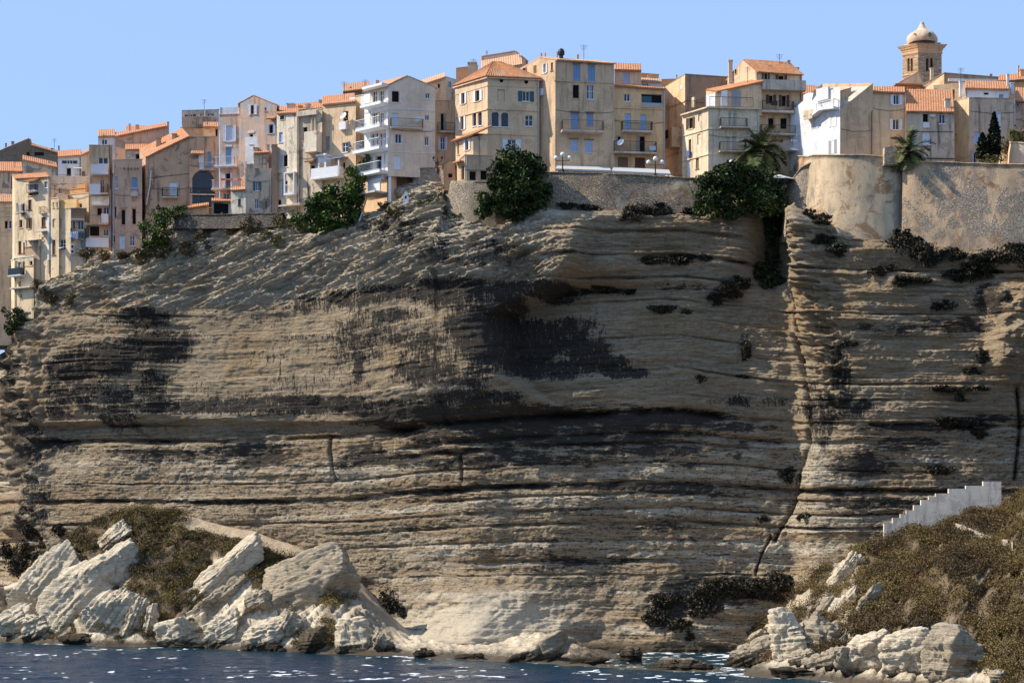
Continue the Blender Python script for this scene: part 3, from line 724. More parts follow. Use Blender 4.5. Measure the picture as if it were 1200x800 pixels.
def fpart(h, fc, name, x0, x1, y0, y1, o0, o1, mat, parent=None):
    """a box part on a face of a house, given by its photo rectangle and how far it stands out"""
    fa = h.faces[fc]; ta, tb = sorted((fa.t(x0), fa.t(x1))); tm = (ta+tb)/2; q = MB()
    fa.box(q, ta, tb, fa.z(tm, y1), fa.z(tm, y0), o0, o1); return q.build(name, mat, parent or h.root)
def fpipe(h, fc, pts, r=.05, mat=None, name='drainpipe'):
    fa = h.faces[fc]; q = MB(); ps = []
    for px, py in pts: t = fa.t(px); ps.append(fa.pt(t, fa.z(t, py), r+.03))
    for a, b in zip(ps, ps[1:]): q.bar(a, b, r, n=6)
    return q.build(name, mat or M['steel'], h.root)
def slope_part(h, fc, name, x0, x1, ytop, ybot, o0, o1, mat, parent=None):
    """a canopy: high at the wall, low at the outer edge"""
    fa = h.faces[fc]; ta, tb = sorted((fa.t(x0), fa.t(x1))); tm = (ta+tb)/2; zt, zb = fa.z(tm, ytop), fa.z(tm, ybot); q = MB(); e = .07
    q.hexa([fa.pt(ta, zb-e, o1), fa.pt(tb, zb-e, o1), fa.pt(tb, zt-e, o0), fa.pt(ta, zt-e, o0), fa.pt(ta, zb, o1), fa.pt(tb, zb, o1), fa.pt(tb, zt, o0), fa.pt(ta, zt, o0)])
    return q.build(name, mat, parent or h.root)
def tiled_part(h, fc, name, x0, x1, ytop, ybot, o0, o1, mat):
    fa = h.faces[fc]; ta, tb = sorted((fa.t(x0), fa.t(x1))); tm = (ta+tb)/2; zt, zb = fa.z(tm, ytop), fa.z(tm, ybot)
    return tile_roof(name, h.root, fa.pt(ta, zb, o1), fa.pt(tb, zb, o1), fa.pt(tb, zt, o0), fa.pt(ta, zt, o0), mat, .05)
# wall paints
P_cream = plaster((.60, .49, .33), (.22, .15, .09), .55); P_beige = plaster((.50, .385, .26), (.2, .13, .08), .5); P_tan = plaster((.44, .325, .215), (.16, .11, .07), .5)
P_ochre = plaster((.52, .355, .20), (.24, .15, .08), .4); P_orange = plaster((.60, .34, .16), (.3, .16, .08), .4); P_pink = plaster((.46, .30, .215), (.16, .10, .07), .55, (.3, .2, .15))
P_white = plaster((.78, .77, .75), (.45, .4, .34), .3); P_offw = plaster((.66, .60, .49), (.2, .16, .11), .6, (.36, .29, .21)); P_grey = plaster((.40, .345, .27), (.12, .1, .08), .8, (.24, .2, .16))
P_brown = plaster((.40, .28, .19), (.13, .09, .06), .7, (.24, .17, .12)); P_rose = plaster((.52, .37, .275), (.2, .13, .09), .6, (.5, .48, .45)); P_ruin = masonry('old_stone', (.3, .22, .15), (.42, .32, .23), (.24, .18, .13), 1.2)
P_lit_ochre = plaster((.62, .47, .30), (.3, .17, .09), .5, (.5, .27, .14)); P_dark = plaster((.27, .19, .135), (.1, .075, .06), .7)  # first ochre is brightened to paint sunlight on side walls
random.seed(3)
# ------------------------------------------------------------------ the town, left to right
G1, G2 = 'houses along the cliff top', 'houses behind the front row'
# far left
house('weathered stone house with low gabled tile roof, highest on the far left skyline', 'house', -14, 183, 215, 37, P_ruin, D=304, th=3, roof=('gs', 1.2, .95), yr=171, roofmat='tile3', ext=9, group=G2,
      chim=[(7, 168, 180, 1.6), (15, 166, 178, 2.6), (35.5, 164, 172, 1.6)], wins=[('F', 31, 178, 35, 184, 'd')])
house('roofless brown stone house with chimney stubs beside the white hillside terrace', 'house', 37, 171, 215, 76, P_ruin, D=300, th=3, yr=182, ext=9, group=G2, roof=('quad',), yl=169, roofmat='tile3',
      chim=[(69, 171, 182, 1.4), (61, 174, 182, 2.4), (74, 177, 184, 1.4), (54, 173.5, 180, 2)], wins=[('F', 40, 178, 52, 183, 'd')])
h = house('plain beige house with one dark shutter under a salmon tile roof at the left edge', 'house', -22, 201, 252, 26.5, P_grey, D=272, th=2, yl=191, depth=6, roof=('quad',), roofmat='tile', ext=8, group=G2,
      wins=[('F', 13, 207, 18, 220, 'c', 'k')])
h = house('low beige house with sagging pitched roof behind the cream loggia house', 'house', 26.5, 188, 252, 67, P_grey, D=271, th=2, roof=('quad',), yl=183, depth=7, yr=197, ext=8, group=G2, roofmat='tile', wins=[('F', 32, 207.5, 38, 214, 'd')], chim=[(53, 190, 200, 1.6), (57.5, 189, 201, 1.6), (61, 190, 202, 1.6)], bands=[(('F',), 200, 1)])
h = house('ochre house with shallow old tile roof and paired dark window at the left edge', 'house', -30, 237, 330, 17.5, P_beige, D=266, th=2, yl=228.5, depth=6, roof=('quad',), roofmat='tile3', ext=9, wins=[('F', 5, 258.5, 9, 268, 'd'), ('F', 10, 258.5, 17, 268, 'g', 'n'), ('F', 5.5, 243.5, 15, 250.5, 'b'), ('F', 9.5, 310.5, 13, 316.5, 'g')],
          bands=[(('F',), 253.5, 1)])
# the tall cream house over the cliff corner
h = house('tall cream house with tiled loggia hanging over the left corner of the cliff', 'house', 17.5, 210, 306, 58, P_cream, D=253, th=-30, xl=14.5, phi=62, yr=207.5, roof=('quad',), yl=206, ext=3,
      wins=[('F', 33, 215, 45, 229, 'd'), ('F', 51.5, 212.5, 57, 220, 'g'), ('F', 33, 234, 37, 246, 'c', 'n'), ('F', 24.5, 238, 29, 252, 'd'), ('F', 19, 238, 21, 249, 'g'), ('F', 22.5, 257.5, 26, 267, 'd', 'w'), ('F', 32.5, 255.5, 35.5, 268, 'd', 'n', 'LR'),
            ('F', 48.5, 254.5, 53.5, 266, 'c', 'n'), ('F', 21.5, 282.5, 25, 297, 'c', 'n'), ('F', 27, 284, 29, 297, 'c', 'n'), ('F', 48.5, 277.5, 52, 282, 'd')],
      balc=[('F', 34.5, 46, 224.8, 216.5, .7, 'bars', 'rail_w', .1), ('F', 24, 30.5, 249, 240, .5, 'bars', 'rail_w', .1), ('F', 48, 55, 250, 243, .5, 'bars', 'rail_b', .1)])
tiled_part(h, 'F', 'canopy', 32.5, 46.5, 211.5, 214.5, .02, .9, M['tile']); slope_part(h, 'F', 'awning', 48, 56.5, 270.5, 273, .05, 1.1, plain('blue_awning', (.1, .2, .5)))
fpipe(h, 'F', [(57, 210), (57, 300)], .07, M['rail_w'])
h2 = house('narrow lower wing of the cream house reaching furthest down the left corner', 'house', 17, 303, 357.5, 39.5, P_cream, D=252, th=-30, xl=13.2, phi=62, ext=2, wins=[('F', 20.5, 306.5, 25.2, 322, 'g'), ('F', 26.2, 306.5, 29, 321, 'd'), ('F', 21.5, 329, 24, 336, 'd'), ('F', 24, 345, 26, 350, 'd'), ('F', 34.5, 304.3, 38, 311, 'd')], balc=[('F', 14.5, 29.5, 323, 315, .9, 'panel', 'glass', .15)], trim=M['white'])
fpart(h2, 'F', 'ledge', 16, 40, 337, 338.5, -.02, .8, M['concrete'])
h2 = house('small terrace room with white awning on the side of the cream house', 'house', 29.3, 290, 322, 46.5, P_tan, D=251.2, th=-20, ext=3, wins=[('F', 35, 304, 38, 311, 'd', 'w')])
fpart(h2, 'F', 'post', 29.6, 30.6, 281, 290, -.2, .0, M['white']); fpart(h2, 'F', 'post', 37.4, 38.2, 281, 290, -.2, .0, M['white']); fpart(h2, 'F', 'post', 45, 46, 281, 290, -.2, .0, M['white'])
slope_part(h2, 'F', 'awning', 28.8, 46.8, 279.8, 282.5, -.6, .9, M['canvas'])
h2 = house('little cream lean-to beside a white column on the rock stair', 'house', 46, 276, 306, 57, P_cream, D=250.8, th=-28, ext=4, wins=[('F', 49, 277.6, 52, 281.5, 'd'), ('F', 53.8, 293.5, 56.5, 300, 'b')]); fpart(h2, 'F', 'pillar', 57, 58.8, 250, 305, -.1, .25, M['white'])
# white stepped house
h = house('white house with long strip window under a salmon tile roof', 'house', 68, 184.5, 226, 95.5, P_white, D=262, th=2, yr=183, yl=178, depth=8, roof=('quad',), ext=4, wins=[('F', 72, 187.5, 91, 192.3, 'G'), ('F', 77.5, 196.5, 83.5, 208, 'd', 'n')])
slope_part(h, 'F', 'awning', 88, 104, 196, 199.5, .05, 1.4, M['canvas'])
house('narrow ochre side house under the rising salmon roof left of the brown tower', 'house', 95.7, 183, 226, 105, P_beige, D=260.5, th=2, yr=178.5, roof=('quad',), yl=180, ext=5, wins=[('F', 95.9, 201, 99.8, 209, 'c', 'o')], group=G2)
h = house('white lower house with fenced roof terrace and small sash window', 'house', 57.5, 207, 245, 102, P_offw, D=256, th=3, ext=8, wins=[('F', 68.3, 220, 72.3, 227, 'g'), ('F', 85.5, 219, 88, 224, 'g')], trim=M['white'], bands=[(('F',), 214.5, .8)])
railing(h.f, 'railing', h.rf, h.f.t(69), h.f.t(82), zof(207, 256), zof(204.3, 256), -.1, 'bars', M['rail_b'], False)
railing(h.f, 'railing', h.rf, h.f.t(88), h.f.t(101), zof(207, 256), zof(203.8, 256), -.1, 'bars', M['rail_b'], False)
h = house('bright orange terrace room stepping up beside the brown tower', 'house', 82, 222, 236, 99.5, P_orange, D=252.5, th=-20, ext=6, wins=[('F', 85.5, 226, 98, 228, 'd')]); fpart(h, 'F', 'parapet', 90, 99.3, 216, 222, -.5, -.02, P_orange)
house('pale cream terrace wall house below the orange terrace', 'house', 80, 228.5, 252, 104, P_cream, D=250.5, th=-25, ext=6, wins=[('F', 92.5, 238.5, 96, 243.5, 'd')])
h = house('cream house of narrow windows on the rim above the rock stair', 'house', 59.5, 233, 303, 69, P_cream, D=249.4, th=-28, ext=4, wins=[('F', 61.6, 237, 63.2, 243.5, 'd'), ('F', 66, 237, 67.8, 243.5, 'd'), ('F', 61.5, 256.5, 65, 266.5, 'b'), ('F', 61, 281, 65, 299, 'c', 'o')])
h = house('cream house with mustard terrace parapet and white parasol window', 'house', 68.8, 234, 303, 83, P_cream, D=249.3, th=-28, ext=4, yr=245, slab=False, wins=[('F', 69.5, 256, 72.5, 266, 'b'), ('F', 70, 280.5, 77, 293, 'g')], trim=P_ochre)
fpart(h, 'F', 'parapet', 69.2, 90, 234, 244.5, -.4, .05, plaster((.62, .43, .2), (.3, .2, .1), .2)); slope_part(h, 'F', 'awning', 71, 76.5, 289.5, 292, .1, .9, M['canvas'])
h = house('narrow house with washing on its glazed balcony and plank fence terrace', 'house', 83, 244.5, 302, 101, P_grey, D=248, th=3, ext=4, wins=[('F', 85.5, 259.5, 88, 268, 'd', 'w'), ('F', 91, 258.5, 98, 269, 'g'), ('F', 94, 281, 98, 291, 'g')], balc=[('F', 83.5, 101, 276.5, 268.5, .8, 'bars', 'iron', .18)])
for i in range(9): fpart(h, 'F', 'fence_board', 84+i*2, 85.6+i*2, 243.8, 257.2, .02, .08, M['sho'])
fpart(h, 'F', 'canopy', 84, 99, 257.4, 258.6, .02, .8, M['white'])
for y in (287.2, 292.8):
    a = fpart(h, 'F', 'air_conditioner', 83.6, 87.6, y, y+4.8, .05, .45, M['white']); fpart(h, 'F', 'fan_grille', 84.3, 86.9, y+1, y+3.9, .452, .47, M['iron'], a)
h = house('tall brown rendered tower house with two white balconies', 'house', 105, 170.5, 302, 132, P_tan, D=247.5, th=3, ext=3, wins=[('F', 115, 184.5, 126.5, 201, 'g'), ('F', 117, 210, 122, 226, 'g'), ('F', 113.5, 243.5, 119.5, 253, 'd', 'w'), ('F', 121, 242.5, 128, 253, 'g'), ('F', 104.9, 265, 117, 277, 'd'), ('F', 121, 268.5, 127, 276.5, 'g')],
      balc=[('F', 108, 128, 203, 194, .9, 'panel', 'rail_w', .3), ('F', 106, 119, 227, 217, .8, 'panel', 'rail_w', .2), ('F', 119, 127.5, 227, 217, .8, 'bars', 'rail_b', .2), ('F', 101, 120, 262.5, 253.5, 1.0, 'bars', 'rail_b', .2), ('F', 120, 128, 262.5, 252, 1.0, 'solid', 'white', .2)])
fpart(h, 'F', 'apron', 108.5, 128.5, 230.5, 240, .0, .35, P_offw); fpart(h, 'F', 'canopy', 109, 128.5, 240.5, 241.7, .0, .9, M['white']); fpart(h, 'F', 'base_course', 101, 128, 279, 290, .0, .3, P_white); fpipe(h, 'F', [(129.7, 222), (129.7, 282)], .08)
fpipe(h, 'F', [(128, 170), (129.3, 200), (129.7, 222)], .04, M['iron'])
h = house('white attic house with wide orange tile roof behind the brown tower', 'house', 115, 161, 200, 135, P_white, D=259, th=2, yr=160, roof=('quad',), yl=153.5, depth=8, ext=8, group=G2, wins=[('F', 119, 163.5, 125.5, 169.5, 'g')], chim=[(125, 155, 160, 2.5, 4)])
# pink tower and the big house behind
h = house('long pink house with orange tile roof rising to the right', 'house', 135, 161, 215, 196, P_pink, D=258, th=1.5, yr=148.5, yl=157, depth=7, roof=('quad',), ext=9, group=G2, chim=[(152, 145, 157, 1.8, 4), (197, 143, 151, 2, 4), (161, 146.5, 151, 3, 4)])
h = house('small white roof room under the broad salmon roof', 'house', 147, 176, 200, 173, P_offw, D=254, th=3, yr=175.5, yl=149, depth=20, roof=('quad',), ext=6, group=G2, wins=[('F', 158.5, 180, 167, 189, 'd')])
fpart(h, 'F', 'terrace_wall', 158, 175, 159.5, 170, -9, -8.6, P_brown, h.rf)
h = house('slender pink tower house with narrow windows and white door', 'house', 131.5, 188, 292, 166.5, P_pink, D=244.6, th=5, yr=187, ext=3, wins=[('F', 135, 207, 138, 221, 'g', 'n'), ('F', 154.5, 208, 161, 221.5, 'c', 'b'), ('F', 134, 242, 136.5, 255, 'd'), ('F', 142, 245.5, 147, 263.5, 'd'), ('F', 154.5, 244.5, 159.5, 263, 'd'), ('F', 140, 276, 146, 291.5, 'k', 'w'), ('F', 152, 276, 157.5, 288, 'g'), ('F', 131.8, 276, 135, 284, 'd')],
      balc=[('F', 153.5, 162, 226, 221, .5, 'bars', 'rail_w', .5)])
for x in (145, 149.5, 153.5, 157.5, 161): fpart(h, 'F', 'corbel', x, x+1.3, 196.8, 198.6, -.02, .3, M['sho'])
for x0, x1, y in ((141.5, 147.5, 244), (154, 160, 243)): fpart(h, 'F', 'lintel', x0, x1, y-1, y+1.2, -.02, .04, plaster((.45, .22, .12), (.2, .1, .06), .4))
fpipe(h, 'F', [(132.2, 203), (130.8, 212), (130.8, 290)], .06, M['iron'])
h = house('massive brown house with bare stained wall and iron balcony window', 'house', 170.5, 185, 268, 222, P_brown, D=246.2, th=4, xl=163.5, phi=70, yr=160, yl=176, roof=('quad',), ext=4, wins=[('F', 198.5, 213.5, 208.5, 229, 'k', 'w')], balc=[('F', 190, 209, 231.5, 221, .7, 'bars', 'iron', .15)], chim=[(186, 161.5, 176, 5, 2), (204.5, 157, 170, 5, 2)], roofmat='tile')
fpipe(h, 'F', [(177, 200), (175.5, 218), (171.5, 240)], .09, M['rail_w']); fpipe(h, 'F', [(172, 209), (222, 203.5)], .025, M['iron'])
h = house('brown house with deep arched loggia below a blue terrace door', 'house', 222, 161, 268, 255.5, P_brown, D=246.0, th=4, yr=160.5, ext=4, wins=[('F', 224.5, 199.5, 251.5, 243, 'a'), ('F', 242.5, 178, 247.5, 196.5, 'k', 'b'), ('F', 235, 182.5, 238.3, 188, 'g'), ('F', 231, 232.5+14, 234, 254, 'd')],
      balc=[('F', 223, 252, 227.5, 220.5, .25, 'bars', 'iron', .15), ('F', 233, 253, 199, 191, .5, 'bars', 'rail_w', .12)])
fpart(h, 'F', 'terrace_wall', 233, 238.8, 181, 198.5, .0, .3, P_white); tiled_part(h, 'F', 'canopy', 224.5, 239, 178, 182, .0, .6, M['tile3'])
h = house('stepped brown house with rubble parapets left of the narrow shuttered house', 'house', 212, 150, 200, 245, P_brown, D=253, th=3, yr=152, ext=6, group=G2)
h = house('small orange brick dormer house with one dark doorway', 'house', 238.5, 149.5, 180, 256, P_lit_ochre, D=250.5, th=3, roof=('quad',), yl=144.5, depth=5, ext=6, group=G2, wins=[('F', 252, 151, 255.3, 160.5, 'd')], chim=[(243, 142.5, 152, 1.8, 1)])
h = house('flat grey concrete block with strip windows on the skyline', 'apartment block', 213.5, 130, 170, 256.5, M['concrete'], D=270, th=2, yr=128.8, ext=10, group=G2, wins=[('F', 215.5, 133, 230, 136.8, 'G'), ('F', 234, 132.8, 241, 136.5, 'G'), ('F', 242.5, 132.8, 251, 136.3, 'G')], name='apartment_block')
fpipe(h, 'F', [(240.6, 129), (240.2, 148)], .12, M['concrete']); fpart(h, 'F', 'lower_wall', 214, 253, 137.5, 150, -.02, .5, P_brown)
h = house('narrow tall house with large white shutters and white balcony railings', 'house', 257.5, 134.8, 262, 281.3, P_rose, D=244.4, th=-10, ext=4, wins=[('F', 265.2, 147.5, 273, 165.5, 'c', 'w', 'LR', .9), ('F', 264.3, 172.5, 271.5, 194, 'k', 'b'), ('F', 264, 203, 270, 220.5, 'd', 'w', 'LR', .7), ('F', 262, 226.5, 268.5, 235, 'g')],
      balc=[('F', 253.5, 278, 195, 185.2, 1.0, 'bars', 'rail_w', .2, 1), ('F', 250.5, 285, 222, 212, 1.1, 'bars', 'rail_w', .2)])
fpart(h, 'F', 'parapet', 260, 280.5, 126, 134.6, -.3, -.02, P_white); fpart(h, 'F', 'chimney', 257.8, 259.8, 126, 137, -.5, .0, P_brown)
fpart(h, 'F', 'lintel', 264, 272, 170, 172, -.02, .06, M['white'])
for x in (255.5, 263, 272, 282): fpart(h, 'F', 'flower_box', x, x+4, 211.5, 213.5, 1.12, 1.4, plaster((.35, .12, .06), (.2, .1, .05), .2))
h = house('tall pink house with arched gable, white shutters and a white plaster patch', 'house', 281.5, 121.5, 262, 324.5, P_rose, D=243.2, th=-16, yr=124, roof=('gs', 1.05, .36), ext=4, depth=9, wins=[('F', 294, 121.5+1.5, 298, 134.5, 'd', 'w', 'LR', 1.5), ('F', 310, 126, 312.3, 130, 'd'), ('F', 292.3, 157, 296.5, 169, 'd'), ('F', 315.2, 146, 320, 156.5, 'd', 'p', 'LR', 1.2), ('F', 313, 169.5, 316, 177.5, 'c', 'p')])
fpart(h, 'F', 'plaster_patch', 287.5, 302, 160.5, 192, .0, .015, P_white); fpart(h, 'F', 'lintel', 290.5, 298, 153.5, 156, -.02, .06, M['white']); tiled_part(h, 'F', 'canopy', 315, 324, 137.5, 141.5, .0, .8, M['tile3'])
h = house('small whitewashed cottage with green window at the foot of the grey stone house', 'cottage', 270.5, 224, 256, 288, P_offw, D=240.8, th=-15, roof=('quad',), yl=220, depth=3, ext=4, wins=[('F', 278.8, 233, 282.3, 240.5, 'c', 't')], roofmat='tile3', name='cottage')
h = house('open shed with orange tile roof beside the whitewashed cottage', 'shed', 248, 236.5, 254, 270.5, P_grey, D=241, th=4, roof=('quad',), yl=233.8, depth=4, ext=4, wins=[('F', 250, 238, 268, 252, 'd')], name='shed', group=None)
house('low shed roofed in orange tile above the coping wall', 'shed', 212, 245.5, 258, 245, P_brown, D=243.8, th=4, yr=241, yl=242, depth=3, roof=('quad',), ext=4, name='shed', group=None)
h = house('rough grey stone house with blue shutters and ruined roof terrace', 'house', 287.5, 197, 256, 318.5, P_grey, D=240.3, th=4, ext=4, slab=False, wins=[('F', 299.5, 213, 303.6, 223.5, 'g', 't', 'LR', 1.2), ('F', 298.5, 233, 303, 245, 'g'), ('F', 311, 236, 313, 244, 'b')])
fpart(h, 'F', 'parapet', 287.6, 289, 189, 197, -.4, 0, M['white']); fpart(h, 'F', 'terrace_wall', 289, 297, 192, 197, -.4, -.1, P_brown)
house('stone upper room with orange lean-to roof on the grey house', 'house', 297.5, 180.5, 200, 315, P_grey, D=241.2, th=4, yr=179.5, roof=('quad',), yl=176, depth=3, ext=2, wins=[('F', 313.5, 187, 315, 191, 'd')], chim=[(300, 173, 182, 5, 1)], group=G2)
house('dark narrow side of the grey stone house, next to the cream houses', 'house', 318.6, 170, 262, 325, P_dark, D=240.0, th=4, ext=4)  # separate block stands for the grey house's dark side wall
# white-cream pair
h = house('flaking cream house with dark attic window and blue shutters', 'house', 324.3, 134, 262, 350.3, P_offw, D=240.8, th=-30, yr=132.8, roof=('quad',), yl=126.5, depth=8, ext=4, wins=[('F', 328, 135.2, 334, 141, 'd'), ('F', 326.8, 155, 331.3, 167, 'c', 'p'), ('F', 331.5, 181.5, 337, 195.5, 'd', 'p', 'L', 1.1), ('F', 333, 212, 337, 231, 'd', 'b', 'L', 1.0), ('F', 325, 234, 329.5, 245, 'd')],
      chim=[(341, 122, 128, 8, 4), (361, 122, 130, 5, 6)])
h = house('patched grey house with concrete roof beam and protruding pale box room', 'house', 350.3, 131.5, 262, 377.5, P_grey, D=239.3, th=-28, ext=4, trim=M['concrete'], wins=[('F', 354.7, 149, 360, 165, 'd'), ('F', 363.5, 193.5, 369, 206.5, 'd', 'w'), ('F', 361, 219, 364, 232.5, 'b')],
      balc=[('F', 337.5, 350, 227.5, 217.5, 1.0, 'bars', 'rail_w', .25, 1)])
fpart(h, 'F', 'box_room', 362.5, 377, 156, 180, .0, 1.2, P_offw); fpart(h, 'F', 'roof_beam', 350, 373, 131, 136.2, .0, .5, M['concrete']); tiled_part(h, 'F', 'canopy', 361, 371.3, 188.7, 191.2, .0, .7, M['tile3'])
for x in (366, 370): fpipe(h, 'F', [(x, 138), (x, 156)], .09, M['concrete'])
fpart(h, 'F', 'frame', 337.8, 338.8, 204, 228, .8, 1.0, M['rail_w']); fpart(h, 'F', 'frame', 348.8, 349.8, 204, 228, .8, 1.0, M['rail_w']); fpart(h, 'F', 'frame', 337.5, 350, 203, 204.4, .0, 1.0, M['rail_w'])
fpart(h, 'F', 'porch_slab', 333, 358, 241, 243, .0, 1.3, M['concrete'])
house('low tile roofed house with stub chimneys behind the patched grey house', 'house', 340, 131, 180, 380, P_brown, D=249, th=2, yr=127, yl=124, depth=6, roof=('quad',), ext=7, group=G2, chim=[(352, 124, 131, 4.5, 1), (361, 122, 129, 4, 1), (378, 118, 126, 7, 4)])
h = house('beige house with satellite dishes and a blue striped awning balcony', 'house', 377.8, 123.8, 262, 417, P_beige, D=238.4, th=-30, yr=120, roof=('quad',), yl=114.5, depth=8, ext=4, wins=[('F', 402, 130.3, 408, 142, 'd'), ('F', 381, 160, 386.5, 175.5, 'c', 'g'), ('F', 401, 167, 407.5, 178.3, 'g', 't', 'R', .8), ('F', 410, 170, 412, 173, 'd'), ('F', 401, 190, 404.5, 198, 'd')],
      balc=[('F', 371.5, 403.5, 208.5, 198.3, 1.4, 'panel', 'rail_w', .25), ('F', 386, 400, 226, 219, 1.0, 'panel', 'rail_w', .2)])
fpart(h, 'F', 'bay', 378.5, 388, 184.5, 199, .0, 1.1, M['white']); fpart(h, 'F', 'cornice', 377, 389, 182.8, 185, .0, 1.4, M['white']); fpart(h, 'F', 'bay_window', 380.3, 385.3, 192.5, 198.3, 1.11, 1.14, M['sho'])
slope_part(h, 'F', 'awning', 391.5, 407.5, 184.5, 187.5, .02, 1.5, plain('blue_stripe', (.3, .4, .62))); fpart(h, 'F', 'post', 403.2, 404.4, 189, 208, 1.2, 1.32, M['rail_w'])
fpart(h, 'F', 'meter_box', 399.5, 407.3, 143.3, 152.5, .0, .45, M['white'])
def dish(h, fc, px, py, r, o=.6):
    fa = h.faces[fc]; t = fa.t(px); c = fa.pt(t, fa.z(t, py), o); q = MB(); ax = Vector((-.55, -.7, .45)).normalized(); x = ax.orthogonal().normalized(); y = ax.cross(x); n = 14; vs = [c]; fs = []
    for k in (1, 2, 3):
        for i in range(n):
            a = 2*math.pi*i/n; rr = r*k/3; vs.append(c+(x*math.cos(a)+y*math.sin(a))*rr+ax*(rr*rr/r*.35))
    for i in range(n): fs.append((0, 1+i, 1+(i+1) % n))
    for k in range(2):
        for i in range(n): a, b = 1+k*n+i, 1+k*n+(i+1) % n; fs.append((a, a+n, b+n, b))
    m = len(vs); vs += [v-ax*.04 for v in vs]; fs += [tuple(j+m for j in f_[::-1]) for f_ in fs]
    q.add(vs, fs); q.bar(c, fa.pt(t, fa.z(t, py)-.2, 0), .03); q.bar(c, c+ax*r*.9, .015)
    return q.build('satellite_dish', M['white'], h.root)
dish(h, 'F', 406.2, 137.5, .5); 
house('white roof cabin with stone chimneys behind the satellite dish house', 'house', 402, 108, 150, 434, P_ruin, D=250, th=2, yr=104.5, yl=100, depth=5, roof=('quad',), ext=7, group=G2, roofmat='tile3', chim=[(411, 102, 112, 1.4, 1), (425, 103, 112, 3, 1)])
h = house('cream annex column with stacked dark balconies beside the white balcony house', 'house', 417, 113, 255, 434, P_cream, D=237.0, th=-30, ext=3, wins=[('F', 427, 131, 432.5, 145, 'd'), ('F', 423, 163, 432, 176, 'd')], balc=[('F', 426, 433, 152.5, 146, .5, 'bars', 'rail_b', .2, 1), ('F', 423, 432, 177.5, 169, .5, 'bars', 'rail_b', .25, 1)])
fpart(h, 'F', 'parapet', 408.5, 416, 114, 124, -.5, -.1, M['white']); fpart(h, 'F', 'parapet', 425, 433, 113, 124, .02, .4, M['white'])
# the white balcony house on columns
D_q = float(cd(456))+1.2
h = house('modern white apartment house with projecting balconies standing on a column', 'apartment house', 455.5, 101, 203.5, 510, P_beige if False else plaster((.55, .46, .36), (.3, .22, .16), .25), D=D_q, th=13, xl=427, phi=43, yr=103.5, roof=('gs', 1.25, .42), ext=.3, depth=8, roofmat='tile2', trim=M['white'], name='apartment_house',  # grey-beige front keeps its shade in the wall colour
      wins=[('F', 459, 106.5, 468, 120, 'd', 'w', 'R', .35), ('F', 498.5, 109.5, 503.5, 115.5, 'g'), ('F', 458.5, 132.5, 466.5, 148.5, 'k', 'w'), ('F', 498, 135, 503, 141, 'g'), ('F', 463, 157, 470.5, 168, 'g'), ('F', 497.5, 160, 502.3, 170.5, 'g'), ('F', 461.5, 182.5, 470, 197.5, 'c', 'w'),
            ('L', 436.5, 106.5, 441.5, 120, 'g'), ('L', 444.5, 106, 449.5, 120, 'g'), ('L', 436.5, 132, 441.5, 148, 'g'), ('L', 444.5, 132, 449.5, 148, 'g'), ('L', 435, 156, 443, 173, 'G'), ('L', 444.5, 155.5, 452, 173, 'G'), ('L', 440.5, 182.5, 447.5, 201, 'd', 'w', 'LR', .8)],
      bands=[(('F',), 127.5, .9, .06), (('F',), 151, .9, .06), (('F',), 178, .9, .06)],
      balc=[('L', 427, 455.4, 150.5, 141, 1.5, 'bars', 'rail_w', .35, 1), ('L', 424.5, 455.4, 176.5, 166.5, 1.6, 'bars', 'rail_w', .35, 1), ('L', 428, 455.4, 203.2, 193, 1.5, 'bars', 'rail_w', .35, 1), ('F', 457, 495, 150.8, 140.5, .8, 'bars', 'rail_b', .12)])
WH = plaster((.8, .8, .79), (.5, .46, .42), .1)
fpart(h, 'L', 'cladding', 428, 455.4, 121, 131.5, .012, .05, WH); fpart(h, 'L', 'canopy', 431, 455.2, 123.5, 126.3, .05, 1.3, WH); fpart(h, 'L', 'canopy', 432, 455.2, 101.5, 104.3, .05, 1.1, WH)
for x0, x1 in ((427.5, 434.5), (452.3, 455.4)):
    fpart(h, 'L', 'cladding', x0, x1, 104.4, 121, .012, .05, WH); fpart(h, 'L', 'cladding', x0, x1, 131.6, 150, .012, .05, WH); fpart(h, 'L', 'cladding', x0, x1, 151, 175.9, .012, .05, WH); fpart(h, 'L', 'cladding', x0, x1, 178.4, 202.8, .012, .05, WH)
fpart(h, 'L', 'cladding', 434.6, 452, 178.4, 182.3, .012, .05, WH); fpart(h, 'L', 'apron', 431, 450, 205.5, 212, -1.6, .3, WH)
fpart(h, 'F', 'column', 455.6, 458.8, 203.5, 236, -.5, -.15, WH); fpart(h, 'L', 'wing_wall', 449.2, 455, 204, 238, -1.4, -.6, P_tan); fpart(h, 'L', 'wall_panel', 436, 450, 211, 227.5, .5, .7, WH); fpart(h, 'L', 'terrace_slab', 420, 450, 227.5, 229.5, -2, 1.5, M['concrete'])
railing(h.l, 'railing', h.root, h.l.t(436), h.l.t(421), h.l.z(1, 227), h.l.z(1, 217.5), 1.4, 'cross', M['rail_w'])
fpart(h, 'L', 'undercroft', 405, 455, 203.6, 255, -3.4, -3.0, P_tan); fpart(h, 'F', 'undercroft', 458, 511, 203.6, 222, -2.8, -2.4, P_brown)
dish(h, 'F', 490, 142, .42); fpart(h, 'F', 'chimney', 443.5, 448, 88.5, 101, -3, -2.3, P_brown, h.rf); fpart(h, 'F', 'chimney', 475.8, 480, 87, 96, -2.4, -1.8, P_cream, h.rf)
